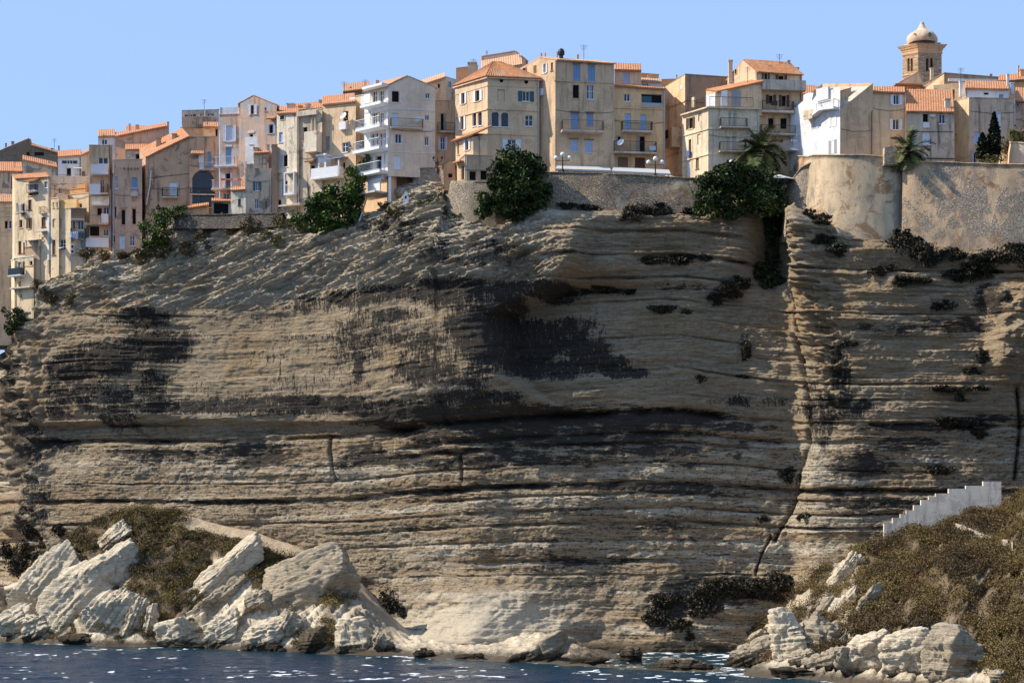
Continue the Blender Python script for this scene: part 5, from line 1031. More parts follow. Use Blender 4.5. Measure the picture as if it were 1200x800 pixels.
P_rub = masonry('rough_wall', (.4, .32, .23), (.6, .5, .38), (.24, .18, .12), 1.2, (.45, .36, .25), .2)
P_bast = masonry('bastion_render', (.42, .34, .25), (.6, .52, .42), (.28, .21, .15), 1.0, (.60, .45, .285), 1.5)
P_bast2 = masonry('rampart_render', (.42, .33, .24), (.62, .53, .43), (.27, .2, .13), 1.0, (.64, .44, .265), .75)
c_ = lambda u: float(cd(u))
wallsheet('retaining_wall', 'long rubble stone retaining wall under the restaurant awnings', 'wall', [(596, c_(600)+1.6), (632, c_(640)+1.3), (700, c_(700)+1.2), (820, c_(820)+1.2), (884, c_(884)+1.6)], [202, 202.5, 203.5, 210, 212], [270, 260, 258, 258, 252], 14, P_wall, .3, seed=3)
wallsheet('retaining_wall', 'white streaked stone wall carrying the arcaded corner house', 'wall', [(521, c_(528)+4), (526, c_(528)+1.2), (545, c_(550)+.8), (584, c_(580)+.9), (600, c_(600)+3)], [213.5]*5, [252, 252, 262, 268, 268], 12, P_rub, .5, .2, 9)
wallsheet('rampart', 'pale stained rampart wall with patches of bare stone right of the bastion', 'wall', [(1058, c_(1060)+2.2), (1062, c_(1062)+1.9), (1150, c_(1150)+1.5), (1290, c_(1290)+1.5)], [188.5, 189.5, 192.5, 196], [306, 306, 312, 312], 12, P_bast2, .5, .1, 13)
wallsheet('bastion', 'big rounded bastion with grey stained plaster at the cliff edge', 'bastion', [(950, 225.5), (937, 222.5), (934, 219.5), (939, 216.5), (950, 214.2), (966, 212.4), (986, 211.2), (1010, 210.6), (1038, 210.6), (1058, 211), (1062, 212)],
          [184, 184, 184, 183.5, 183, 182.5, 182.5, 182.8, 184.5, 188, 188.5], [290, 290, 290, 290, 292, 298, 306, 314, 316, 316, 316], 9, P_bast, 1.1, .1, 17)
wallsheet('lower_wall', 'rough sunlit wall sloping down left of the round bastion', 'wall', [(918, 221), (921, 217.5), (928, 215.8), (939, 214.6), (954, 214)], [228, 222, 212, 197, 190], [284]*5, 7, P_rub, .5, .25, 19)
wallsheet('terrace_wall', 'low stone terrace wall with white coping beside the ivy', 'wall', [(203, c_(210)+2.), (206, c_(210)+1.0), (270, c_(270)+.9), (331, c_(331)+1.0)], [254, 253, 252, 250.5], [268, 268, 268, 266], 8, masonry('dark_rubble', (.12, .1, .08), (.24, .2, .16), (.09, .075, .06), .8), .2, .15, 23)
wallsheet('stone_tower_stub', 'short sunlit round stone stub at the right edge behind the rampart', 'wall', [(1190, c_(1190)+9), (1183, c_(1190)+7), (1184, c_(1190)+5), (1192, c_(1190)+4), (1230, c_(1190)+4)], [168, 168, 168, 168, 170], [200]*5, 5, plaster((.6, .46, .33), (.3, .2, .13), .5), .3, .15, 29)
wallsheet('parapet_wall', 'broken pale parapet wall of stone piers beside the street lamp', 'wall', [(484, c_(490)+4.5), (500, c_(500)+4), (520, c_(520)+3.5)], [198.5, 197.5, 196.5], [222, 222, 220], 1.0, P_rub, .1, .2, 31)
q = MB(); p = at(1043, 190, c_(1040)+1.9); q.hexa([p+Vector((sx*.75, sy*.5, -.4)) for sx, sy in ((-1, -1), (1, -1), (1, 1), (-1, 1))]+[p+Vector((sx*.7, sy*.5, 1.55)) for sx, sy in ((-1, -1), (1, -1), (1, 1), (-1, 1))]); tag(q.build('sentry_block', P_bast2, loc=p), 'square plastered block standing where the bastion meets the rampart', 'block')
# white shrine on the rock
p = at(475.5, 235, face_at(475.5, 236).y-.1); root = thing('shrine', 'tiny white house shaped shrine on the rock slope', 'shrine', p)
q = MB(); v = [Vector((-.32, 0, -.5)), Vector((.32, 0, -.5)), Vector((.32, 0, .7)), Vector((0, 0, 1.15)), Vector((-.32, 0, .7))]; q.add([p+a for a in v]+[p+a+Vector((.1, .6, 0)) for a in v], [(0, 1, 2, 3, 4), (5, 9, 8, 7, 6)]+[(i, 5+i, 5+(i+1) % 5, (i+1) % 5) for i in range(5)]); q.build('body', M['white'], root)
q = MB(); q.quad(p+Vector((-.1, -.012, .2)), p+Vector((.1, -.012, .2)), p+Vector((.1, -.012, .55)), p+Vector((-.1, -.012, .55))); q.build('niche', M['dark'], root)
q = MB(); a, b = at(421, 259, face_at(421, 258).y-.8), at(429.5, 233.5, face_at(425, 246).y-.6); q.bar(a, b, .09); tag(q.build('drain_pipe', M['rail_w'], loc=a), 'white slanting drain pipe beside the big green shrub', 'pipe')
# ------------------------------------------------------------------ lamps, awnings, parasol
def lamp(px, ytop, yb, D, label, n=3, lantern=False):
    b = at(px, yb, D); zt = zof(ytop, D); root = thing('street_lamp', label, 'street lamp', b, 'street lamps along the town wall'); hgt = zt-b.z
    q = MB(); q.lathe((b.x, b.y, b.z), [(.16, 0), (.16, .5), (.075, .6), (.055, hgt-.3)], 10); q.build('post', M['iron'], root)
    tips = [(0, 0)]
    if n == 3: tips += [(-.78, -.42), (.78, -.42)]
    if n == 2: tips = [(-.5, -.05), (.5, -.05)]
    for dx, dz in tips:
        q = MB(); c = Vector((b.x+dx, b.y, zt+dz-.25))
        if dx: q.bar((b.x, b.y, zt-1.0), (c.x, c.y, c.z-.3), .035); q.bar((c.x, c.y, c.z-.32), (c.x, c.y, c.z-.2), .06); q.build('arm', M['iron'], root); q = MB()
        r = .27 if not lantern else .17
        q.lathe((c.x, c.y, c.z), [(.02, -r)]+[(r*math.sin(math.pi*i/8), -r*math.cos(math.pi*i/8)) for i in range(1, 8)]+[(.02, r)], 12); q.build('lamp_globe', M['lampglass'] if not lantern else M['iron'], root, smooth=True)
lamp(659.3, 178.5, 203.5, c_(659)+2.2, 'three globe street lamp in front of the tall beige house')
lamp(768, 183.5, 208.5, c_(768)+2.0, 'three globe street lamp in front of the ochre house')
lamp(857, 187.5, 213, c_(857)+2.4, 'single globe street lamp poking above the big dark tree', 1)
lamp(513, 182, 203, c_(513)+3.6, 'small black two lantern lamp behind the parapet piers', 2, True)
def awning(x0, x1, D, yt0, yt1, yb0, yb1, label, posts):
    a = at(x0, 205, D); root = thing('awning', label, 'awning', a, 'restaurant awnings on the wall')
    p0, p1 = at(x0, yb0, D), at(x1, yb1, D); q0, q1 = at(x0+2, yt0, D+3.2), at(x1-2, yt1, D+3.2); e = Vector((0, 0, -.1)); q = MB()
    q.hexa([p0+e, p1+e, q1+e, q0+e, p0, p1, q1, q0]); q.build('canopy', M['canvas'], root)
    v = Vector((0, -.015, -.22)); q = MB(); q.hexa([p0+v, p1+v, p1+v+Vector((0, .05, 0)), p0+v+Vector((0, .05, 0)), p0+Vector((0, -.015, -.05)), p1+Vector((0, -.015, -.05)), p1+Vector((0, .035, -.05)), p0+Vector((0, .035, -.05))]); q.build('valance', M['canvas'], root)
    for i in range(posts):
        k = (i+.15)/(posts-.7); r = p0.lerp(p1, k); q = MB(); q.bar(r+Vector((0, .2, -.1)), Vector((r.x, r.y+.2, r.z-1.6)), .07); q.build('post', M['white'], root)
awning(651, 716, c_(680)+2.9, 193.5, 195.5, 197.5, 199.5, 'long white awning below the tall beige house', 5)
awning(717, 786, c_(750)+2.8, 195.5, 199, 200, 203.5, 'long white awning below the ochre house', 5)
p = at(913, 208, c_(913)+1.5); root = thing('parasol', 'large white parasol between the palm and the bastion', 'parasol', Vector((p.x, p.y, p.z-2.2)))
q = MB(); n = 8; vs = [p+Vector((0, 0, .35))]
for i in range(n): a = 2*math.pi*i/n+.2; vs.append(p+Vector((2.3*math.cos(a), 2.3*math.sin(a), -.45)))
m = len(vs); q.add(vs+[v-Vector((0, 0, .05)) for v in vs], [(0, 1+i, 1+(i+1) % n) for i in range(n)]+[(m, m+1+(i+1) % n, m+1+i) for i in range(n)]+[(1+i, m+1+i, m+1+(i+1) % n, 1+(i+1) % n) for i in range(n)]); q.build('canopy', M['canvas'], root)
q = MB(); q.bar(p+Vector((0, 0, .3)), p+Vector((0, 0, -2.4)), .045); q.build('pole', M['steel'], root)
q = MB(); 
for i in range(n): a = 2*math.pi*i/n+.2; q.bar(p+Vector((0, 0, -.3)), p+Vector((2.2*math.cos(a), 2.2*math.sin(a), -.53)), .02, n=4)
q.build('ribs', M['steel'], root)
for i, (x, y, lab) in enumerate(((96.5, 271.5, 'dark green washing hanging on the glazed balcony'), (86.5, 271.5, 'white and blue washing hanging on the glazed balcony'))):
    p = at(x, y, 246.6); q = MB()
    for k in range(3):
        w = .32; z = p.z-.15*k; xx = p.x+(k-1)*.36; n_ = 4
        vs = [(xx+w*(j/n_-.5), p.y+.04*math.sin(j*2+k), p.z) for j in range(n_+1)]+[(xx+w*(j/n_-.5), p.y+.05*math.sin(j*2+1+k), p.z-.7-.12*k) for j in range(n_+1)]; vs += [(a, b+.02, c) for a, b, c in vs]; r = n_+1
        q.add(vs, [(j, j+1, r+j+1, r+j) for j in range(n_)]+[(2*r+j+1, 2*r+j, 3*r+j, 3*r+j+1) for j in range(n_)]+[(r+j, r+j+1, 3*r+j+1, 3*r+j) for j in range(n_)])
    tag(q.build('washing', plain('washing', (.03, .08, .09) if not i else (.5, .56, .7)), loc=p), lab, 'washing')
# ------------------------------------------------------------------ shore helpers
_q = np.linspace(0, 1.05, 260)
def on_shore(u, v):
    X, Y, Z = shore_pt(np.full(_q.shape, float(u)), _q); vv = YH-(Z-H)*F/Y; i = int(np.argmax(vv <= v)) if (vv <= v).any() else len(_q)-1
    return Vector((X[i], Y[i], Z[i]))
# ------------------------------------------------------------------ rocks
_rc = {}
def cubegrid(n):
    if n in _rc: return _rc[n]
    bm = bmesh.new(); bmesh.ops.create_cube(bm, size=2); bmesh.ops.subdivide_edges(bm, edges=bm.edges[:], cuts=n, use_grid_fill=True)
    V = np.array([v.co[:] for v in bm.verts]); bm.verts.index_update(); Fc = np.array([[v.index for v in f.verts] for f in bm.faces]); bm.free(); _rc[n] = (V, Fc); return _rc[n]
def rock_mat(name, a, b, dark):
    t = NT(name); p = t.pos(); o = t.obj((.35, .35, 3.2)); fine = t.noise(p, 3.5, 6, .72); bed = t.noise(o, 1.3, 6, .75, .3); lam = t.noise(t.obj((.3, .3, 4.5)), 1., 6, .78, .5)
    c = t.mix(t.ramp(bed, .3, .68), a, b); c = t.mix(t.ramp(fine, .5, .78, 0, .5), c, dark); c = t.mix(t.ramp(lam, .55, .66, 0, .8), c, dark)
    c = t.mix(t.ramp(t.noise(p, .45, 5, .7), .55, .75, 0, .55), c, (.30, .21, .11))
    z = t.n('ShaderNodeSeparateXYZ'); t.put(z.inputs[0], p)
    wet = t.ramp(t.math('ADD', z.outputs[2], t.math('MULTIPLY', t.math('SUBTRACT', fine, .5), 2.2)), .6, 1.5, .93, 0); c = t.mix(wet, c, (.04, .03, .018))
    t.bump(t.math('ADD', t.math('MULTIPLY', lam, -1.4), t.math('ADD', bed, fine)), .3, 1.); return t.fin(c, .95)
M['rockw'] = rock_mat('white_limestone', (.70, .565, .38), (.87, .76, .57), (.36, .26, .15)); M['rockb'] = rock_mat('beige_limestone', (.40, .32, .215), (.6, .5, .36), (.2, .15, .095)); M['rockd'] = rock_mat('dark_wet_rock', (.09, .07, .045), (.2, .155, .1), (.035, .028, .02))
def rock(label, cx, cy, w, h, ang=0, mat='rockw', depth=None, seed=0, yaw=25, p=7, bed=1., name='boulder', group='rocks along the shore', D=None, n=40, tilt=0, dz=0):
    g = on_shore(np.clip(cx, -89, 1289), min(cy+h*.25, float(sv(cx))-1.5)); D = D or g.y-.2
    sc = D/F; a, c = w/2*sc, h/2*sc; b = (depth or min(w, h)*.8)/2*sc
    V, Fc = cubegrid(n); rs = np.random.RandomState(seed+11)
    r = 1/np.power(np.sum(np.abs(V/np.linalg.norm(V, axis=1, keepdims=True))**p, 1), 1/p)
    V = V/np.linalg.norm(V, axis=1, keepdims=True)*r[:, None]
    for _ in range(12):
        nn = rs.randn(3); nn /= np.linalg.norm(nn); off = rs.uniform(.7, 1.08); dd = V@nn-off; V = V-np.where(dd > 0, dd, 0)[:, None]*nn
    P = V*np.array([a, b, c]); s = seed*7.3; m = min(a, b, c)
    th = .2+.1*rs.rand(); zz = P[:, 2]+.25*(vn3(P[:, 0]*.5, P[:, 1]*.5, P[:, 2]*.3, seed)-.5); k = zz/th; i_ = np.floor(k); fr = k-i_
    d = bed*.22*(vn2(i_*3.7+s, P[:, 0]*.22+P[:, 1]*.2)-.5)*1.6+bed*.09*(.5-fr)
    d -= .35*(1-2*np.abs(fbm3(P[:, 0]*.7+s, P[:, 1]*.7, P[:, 2]*.5, 4, seed+5)-.5)*2)**4
    d += .55*min(1, m*.55)*(fbm3(P[:, 0]*.55+s, P[:, 1]*.55, P[:, 2]*.55, 4, seed)-.5)+.3*(fbm3(P[:, 0]*2+s, P[:, 1]*2, P[:, 2]*2, 3, seed+2)-.5)
    U = V/np.linalg.norm(V, axis=1, keepdims=True); P = P+U*d[:, None]
    Rm = Matrix.Rotation(R(-yaw), 3, 'Z') @ Matrix.Rotation(R(tilt), 3, 'X'); Rm = Matrix.Rotation(R(-ang), 3, 'Y') @ Rm
    P = P@np.array(Rm).T; ctr = at(cx, cy, D+b*.45); ctr.z += dz
    o = newmesh(name, P+np.array(ctr), Fc, M[mat], loc=ctr, smooth=False); o.rotation_euler = (0, 0, 0)
    return tag(o, label, 'rock', group)
RK = [
 ('tall white slab leaning left at the far end of the left headland', 57, 682, 112, 44, 50, 'rockw', 34, 1, 12), ('broad white striated slab in the middle of the left headland', 112, 690, 118, 66, 44, 'rockw', 40, 2, 12),
 ('white wedge of rock jutting from the scrub near the top of the left headland', 136, 630, 48, 22, 38, 'rockw', 30, 3, 25), ('cream block at the waterline between the two white slabs', 134, 720, 62, 46, 48, 'rockw', 34, 4, 15),
 ('narrow upright white rock, left of the pair at the water', 158, 728, 60, 20, 66, 'rockw', 22, 5, 20), ('narrow upright white rock, right of the pair at the water', 177, 732, 50, 17, 78, 'rockw', 20, 6, 20),
 ('square white block at the foot of the tall leaning slab', 48, 734, 40, 32, 20, 'rockw', 34, 7, 25), ('pale block at the waterline by the left edge', 22, 730, 40, 34, 35, 'rockw', 34, 8, 20),
 ('rounded pale boulder cut by the left edge above the water', 3, 714, 26, 46, 10, 'rockb', 34, 9, 20), ('small pale boulder behind the left edge rocks', 20, 696, 22, 20, 15, 'rockb', 22, 10, 20),
 ('long tilted white beam of rock pointing up to the right on the left headland', 247, 686, 136, 28, 39, 'rockw', 40, 11, 14), ('grey under slab beneath the long tilted beam of rock', 252, 708, 92, 24, 38, 'rockb', 34, 12, 10),
 ('cracked pale block under the lower end of the long beam', 212, 742, 52, 36, 18, 'rockw', 34, 13, 25), ('pale slanting block by the water left of the big bedded rock', 262, 738, 46, 30, 30, 'rockw', 30, 14, 22),
 ('big bedded beige rock mass at the right of the left headland', 358, 692, 112, 66, 22, 'rockb', 60, 15, 16), ('smaller ledge of bedded rock left of the big bedded rock mass', 302, 706, 44, 26, 28, 'rockb', 34, 16, 20),
 ('long cream block lying at the water below the big bedded rock', 312, 746, 66, 32, 18, 'rockw', 36, 17, 20), ('pale leaning chunk just left of the dark shore boulder', 340, 732, 26, 34, 60, 'rockb', 24, 18, 20),
 ('dark wet boulder beside the white pyramid rock', 368, 752, 34, 30, 10, 'rockd', 30, 19, 30), ('white pyramid shaped rock standing at the water', 412, 748, 48, 46, 8, 'rockw', 30, 20, 20),
 ('low dark wet boulder left of the dark shore boulder', 328, 762, 30, 15, 0, 'rockd', 24, 21, 20), ('small brown pointed rock right of the white pyramid rock', 449, 754, 20, 26, 60, 'rockb', 18, 22, 20),
 ('dark round rock in the surf below the sunlit ledge', 497, 767, 24, 15, 0, 'rockd', 20, 23, 20), ('flat dark rock in the surf, midway along the sunlit ledge', 548, 771, 36, 10, 4, 'rockd', 20, 24, 20),
 ('large brown layered rock at the right end of the sunlit ledge', 644, 762, 58, 34, 24, 'rockb', 40, 25, 18), ('low dark toe of rock left of the large layered rock', 612, 771, 46, 12, 14, 'rockd', 24, 26, 12),
 ('dark domed boulder alone at the water in mid shore', 740, 770, 26, 24, 0, 'rockd', 24, 27, 20), ('long low brown shelf of rock right of the domed boulder', 796, 779, 76, 17, 0, 'rockb', 34, 28, 10), ('low dark shelf of rock between the layered rock and domed boulder', 692, 775, 42, 11, 4, 'rockd', 26, 29, 10),
 ('white topped wedge rock at the left foot of the right headland', 878, 772, 64, 34, 26, 'rockb', 34, 30, 18), ('tall pale triangular slab, left of the split pair on the right headland', 922, 750, 40, 70, 8, 'rockw', 28, 31, 12),
 ('tall grooved slab, right of the split pair on the right headland', 958, 750, 44, 66, -10, 'rockb', 28, 32, 12), ('dark leaning layered rock in front of the round boulders', 998, 779, 62, 34, -36, 'rockb', 34, 33, -15),
 ('low brown rock between the split slabs and the dark leaning rock', 962, 776, 40, 22, 20, 'rockb', 24, 34, 15), ('left boulder of the three big round bedded boulders', 1018, 766, 62, 52, 12, 'rockw', 50, 35, 20),
 ('middle boulder of the three big round bedded boulders, nearest the water', 1071, 769, 72, 60, 10, 'rockw', 54, 36, 18), ('right boulder of the three big round bedded boulders, shaded on its side', 1120, 769, 72, 66, -6, 'rockb', 54, 37, 18),
 ('white slab high up among scrub on the left flank of the right headland', 985, 676, 64, 22, 52, 'rockw', 26, 38, 15), ('pale slab in scrub below the high white slab of the right headland', 990, 712, 62, 26, 56, 'rockw', 24, 39, 15),
 ('narrow pale slab beside scrub right of the lower white slab', 1016, 706, 54, 16, 54, 'rockb', 20, 40, 15), ('small grey slab at the head of the split pair', 966, 712, 34, 16, 55, 'rockb', 18, 41, 15),
 ('small round boulder at the bottom right corner of the shore', 1170, 794, 26, 20, 0, 'rockb', 24, 42, 20), ('small beige rock above the wedge rock of the right headland', 888, 752, 26, 18, 40, 'rockb', 20, 43, 20), ('dark wet rock in the surf under the split pair', 928, 788, 50, 15, 0, 'rockd', 24, 44, 15),
 ('dark wet rock at the base of the middle white slab', 92, 748, 44, 12, 0, 'rockd', 24, 45, 10), ('dark wet rock under the cracked pale block', 228, 757, 50, 11, 0, 'rockd', 24, 46, 10), ('brown rock at the base of the split pair by the dark leaning rock', 940, 772, 30, 22, 10, 'rockb', 20, 47, 20),
]
for (lab, cx, cy, w, h, ang, mt, dp, sd_, yw) in RK: rock(lab, cx, cy, w*(1.22 if sd_ in (1, 2, 4, 11, 15) else 1.1), h*(1.3 if sd_ in (1, 2, 4, 11, 15) else 1.12), ang, mt, dp, sd_, yw, p=3.2 if 'round' in lab or 'domed' in lab else 7)
# ------------------------------------------------------------------ foliage
def leafmat(name, cols, rough=.6, trans=.25):
    t = NT(name); v = t.attr('var'); c = t.mix(t.ramp(v, .0, .55), cols[0], cols[1]); c = t.mix(t.ramp(v, .5, 1.), c, cols[2])
    return t.fin(c, rough)
L_green = leafmat('green_leaves', [(.010, .017, .006), (.034, .052, .013), (.12, .155, .03)]); L_bright = leafmat('fresh_leaves', [(.016, .03, .008), (.055, .09, .016), (.16, .21, .035)]); L_dark = leafmat('dark_leaves', [(.016, .024, .012), (.03, .042, .018), (.06, .075, .025)]); L_scrub = leafmat('dry_scrub', [(.055, .04, .02), (.11, .08, .03), (.17, .13, .045)]); L_maquis = leafmat('maquis', [(.015, .014, .009), (.032, .027, .016), (.07, .054, .028)])
L_olive = leafmat('olive_scrub', [(.07, .06, .02), (.13, .115, .035), (.2, .17, .06)]); L_palm = leafmat('palm_leaf', [(.05, .06, .02), (.085, .10, .03), (.17, .14, .06)]); L_cyp = leafmat('cypress_leaf', [(.012, .018, .01), (.02, .03, .014), (.035, .045, .02)])
M['bark'] = plain('bark', (.09, .065, .045), .9)
def leaves(P, size, rs, up=.35):
    n = len(P); d = rs.randn(n, 3); d[:, 2] = np.abs(d[:, 2])*.6+up; d /= np.linalg.norm(d, axis=1, keepdims=True)
    r = rs.randn(n, 3); x = np.cross(d, r); x /= np.linalg.norm(x, axis=1, keepdims=True)+1e-9; y = np.cross(d, x); s = size*(.6+.8*rs.rand(n, 1))
    V = np.stack([P-x*s*.5, P+y*s*.32+d*s*.08, P+x*s*.55, P-y*s*.32], 1).reshape(-1, 3)
    return V, np.arange(n*4).reshape(n, 4)
def shell(c, r, n, rs, lo=.55):
    d = rs.randn(n, 3); d /= np.linalg.norm(d, axis=1, keepdims=True); f = fbm3(d[:, 0]*2.3+c[0], d[:, 1]*2.3+c[1], d[:, 2]*2.3+c[2], 3)
    return np.array(c)+d*np.array(r)*(lo+(1.05-lo)*rs.rand(n, 1)**.6)*(.72+.55*f[:, None])
def bush(name, label, cat, lobes, mat, D=None, dens=26, leaf=.34, seed=0, trunk=None, group=None, thick=.9, flo=.4, parts=('foliage', 'stem')):
    rs = np.random.RandomState(seed+100); P = []; cs = []
    for (px, py, rx, ry) in lobes:
        Dl = D if D else face_at(np.clip(px, -88, 1288), py).y; c = at(px, py, Dl); m = Dl/F; ra = (rx*m, min(rx, ry)*m*thick, ry*m); c.y -= ra[1]*flo; cs.append((c, ra))
        n = int(max(60, (3.2 if mat is L_maquis else 2.1)*dens*(4*ra[0]*ra[2]+2*ra[0]*ra[1]))); k = max(3, int(n/120))
        P.append(shell(c, ra, n//4, rs, .2)*1.0)
        nb = 11; sub = shell(c, ra, nb, rs, .62)
        for s_ in sub:                                       # smaller clumps round the mass give it a ragged edge
            kq = .26+.26*rs.rand(); P.append(shell(s_, tuple(max(.18, x*kq) for x in ra), int(n*.75/nb), rs, .35))
    P = np.concatenate(P); V, Fc = leaves(P, leaf, rs)
    lo = min(c.z-r[2] for c, r in cs); base = Vector((cs[0][0].x, cs[0][0].y, lo))
    var = np.clip(fbm3(P[:, 0]*.9, P[:, 1]*.9, P[:, 2]*.9, 2, seed)*.9+.5*(rs.rand(len(P))-.4), 0, 1)
    root = thing(name, label, cat, base, group)
    newmesh(parts[0], V, Fc, mat, root, attrs={'var': ('FACE', var)})
    q = MB(); c0, r0 = cs[0]
    if trunk:
        for a, b, r1, r2 in trunk: q.bar(a, b, r1, r2=r2, n=8)
        for c, r in cs: q.bar(trunk[-1][1], c, trunk[-1][3]*.8, r2=.04)
    else:
        for (c, r), (c2, r2) in zip(cs, cs[1:]): q.bar(Vector((c.x, c.y+r[1]*.8, c.z-r[2]*.8)), Vector((c2.x, c2.y+r2[1]*.8, c2.z-r2[2]*.8)), .04, n=5)
        for c, r in cs:
            s0 = Vector((c.x, c.y+r[1]*.8, c.z-r[2]*.8))
            for i in range(4): q.bar(s0, c+Vector(((rs.rand()-.5)*r[0], (rs.rand()-.6)*r[1], r[2]*(.1+.5*rs.rand()))), .05, r2=.015, n=5)
    q.build(parts[1], M['bark'], root); return root
# trees against the walls
b = at(598, 250, c_(598)+.5); bush('tree', 'dense green tree in front of the arcaded corner house', 'tree', [(604, 196, 26, 17), (590, 205, 20, 20), (622, 205, 20, 22), (603, 222, 32, 24), (580, 240, 20, 16), (612, 240, 28, 16), (566, 250, 9, 8), (630, 228, 14, 16), (640, 221, 6, 5)], L_green, c_(598)-.3, 46, .36, 1, [(b, at(600, 225, c_(598)+.3), .3, .2)], parts=('crown', 'trunk'))
b = at(868, 262, c_(868)+.5); bush('tree', 'broad dark green tree below the palm', 'tree', [(862, 206, 26, 15), (845, 215, 24, 16), (880, 216, 26, 18), (835, 233, 20, 17), (862, 236, 30, 18), (893, 236, 22, 20), (910, 222, 8, 12), (820, 244, 9, 8)], L_green, c_(868)-.6, 46, .36, 2, [(b, at(866, 232, c_(868)+.3), .3, .2)], parts=('crown', 'trunk'))
b = at(395, 275, c_(395)+1); bush('shrub_tree', 'large bright green shrub spilling down the slope below the dish balcony', 'tree', [(424, 200, 7, 10), (417, 214, 13, 14), (404, 229, 18, 15), (385, 240, 20, 15), (370, 246, 12, 12), (398, 254, 22, 15), (415, 240, 14, 18), (382, 266, 14, 10), (408, 268, 12, 8), (430, 191, 6, 8), (366, 262, 14, 10), (352, 258, 11, 8)], L_bright, c_(395)+.6, 46, .34, 3, [(b, at(398, 245, c_(395)+1), .25, .15)], parts=('crown', 'trunk'), flo=.7)
bush('ivy', 'bright green ivy tumbling over the terrace wall below the brown house', 'ivy', [(206, 250, 18, 8), (194, 258, 12, 12), (190, 274, 11, 12), (176, 268, 10, 9), (180, 284, 13, 9), (172, 291, 8, 6)], L_bright, c_(190)+.4, 46, .26, 4, flo=1.)
bush('shrub', 'small green shrub at the foot of the far left corner house', 'shrub', [(20, 372, 12, 11), (13, 384, 7, 10), (27, 380, 8, 8)], L_green, c_(22)+.4, 44, .3, 5, flo=1.)
bush('hanging_shrub', 'dark curtain of creeper hanging down the gully under the broad tree', 'creeper', [(905, 262, 11, 30), (903, 300, 13, 28), (888, 320, 14, 12), (900, 330, 15, 14), (908, 245, 9, 14)], L_dark, None, 50, .34, 6, flo=.5)
# dark shrubs on the cliff, each by its place
SB = [('dark scrub strip at the foot of the long retaining wall, left end', [(688, 244, 16, 4), (664, 242, 10, 4)]), ('dark scrub mound under the long retaining wall, right of centre', [(755, 245, 22, 9), (742, 254, 14, 7), (776, 250, 14, 6)]), ('dark scrub under the long retaining wall beside the broad tree', [(812, 248, 12, 5)]),
      ('long dark shrub on the ledge below the retaining wall', [(800, 304, 24, 5), (768, 305, 22, 4), (825, 303, 8, 4)]), ('flat dark shrub low in the middle of the upper cliff', [(712, 336, 22, 8), (692, 339, 12, 5), (734, 340, 14, 5)]), ('wide dark shrub under the creeper gully', [(852, 340, 16, 9), (838, 350, 12, 8), (866, 332, 12, 8)]),
      ('small dark shrub left of the gully, on a ledge', [(778, 362, 16, 5)]), ('tiny dark shrub beside the flat ledge shrub', [(805, 366, 6, 4)]), ('small dark tuft on the joint left of the arete', [(874, 412, 6, 11)]), ('dark tuft on the shelf in mid cliff', [(872, 441, 9, 5)]), ('small dark tuft at mid height left of the shelf tuft', [(822, 443, 6, 4)]),
      ('round dark bush on the long joint of the cliff', [(928, 557, 13, 9)]), ('dark bush at the lower end of the long joint', [(908, 630, 8, 6)]), ('small dark tuft right of the long joint', [(945, 604, 8, 4), (938, 607, 5, 3)]), ('small dark tuft left of the long joint', [(896, 608, 7, 4)]),
      ('big dark bush mass under the rampart by the bastion corner', [(1062, 290, 22, 14), (1085, 297, 18, 12), (1055, 276, 10, 9), (1112, 299, 16, 7)]), ('long dark scrub under the rampart at the right edge', [(1180, 300, 34, 12), (1150, 308, 22, 10), (1215, 304, 30, 12)]), ('dark scrub band on the slope below the rampart', [(1135, 322, 22, 9), (1070, 329, 24, 6), (1160, 318, 14, 10)]), ('small dark scrub under the bastion foot', [(1034, 317, 16, 5)]), ('small brown bush at the left foot of the bastion', [(962, 258, 13, 7), (948, 250, 7, 5)]), ('dark brushy strip on the ledge under the bastion', [(985, 293, 20, 6), (966, 281, 14, 5)]),
      ('dark bush alone on the right cliff, upper', [(1113, 358, 10, 6), (1098, 359, 6, 5)]), ('dark tuft alone left on the right cliff', [(995, 403, 10, 3.5)]), ('tall dark tuft on the right cliff', [(1152, 418, 8, 8)]), ('dark tuft under the tall tuft of the right cliff', [(1142, 435, 13, 4)]), ('flat topped dark shrub spreading on the right cliff', [(1122, 456, 28, 4), (1124, 466, 6, 7), (1150, 455, 10, 3)]), ('drooping dark shrub under the flat topped shrub', [(1125, 494, 26, 6), (1148, 503, 10, 9)]), ('dark shrub just above the white stepped wall', [(1100, 551, 18, 6)]),
      ('black bush filling the hollow at the end of the left headland path', [(461, 703, 15, 17), (472, 718, 7, 10)]), ('large dark hanging thicket low on the cliff by the right headland, right arm', [(905, 686, 24, 14), (880, 690, 24, 12), (925, 682, 8, 8), (912, 700, 14, 8)]), ('large dark hanging thicket low on the cliff, middle arm', [(840, 692, 22, 12), (815, 700, 24, 11), (830, 714, 20, 10)]), ('large dark hanging thicket low on the cliff, left end', [(780, 703, 18, 9), (768, 723, 14, 10), (798, 733, 16, 8), (808, 746, 5, 9)]), ('dark scrub patch beside the split pale slabs', [(895, 738, 16, 9), (930, 708, 12, 9)]),
      ('dark bush in the cave mouth at the far left foot', [(20, 655, 16, 20)]), ('small round dark bush above the left headland', [(70, 622, 10, 7)]), ('dark bush left of the small round bush', [(38, 622, 12, 9)])]
for i, (lab, lb) in enumerate(SB): bush('cliff_shrub', lab, 'shrub', lb, L_maquis, None, 46, .30, 20+i, group='shrubs growing on the cliff', flo=.25)
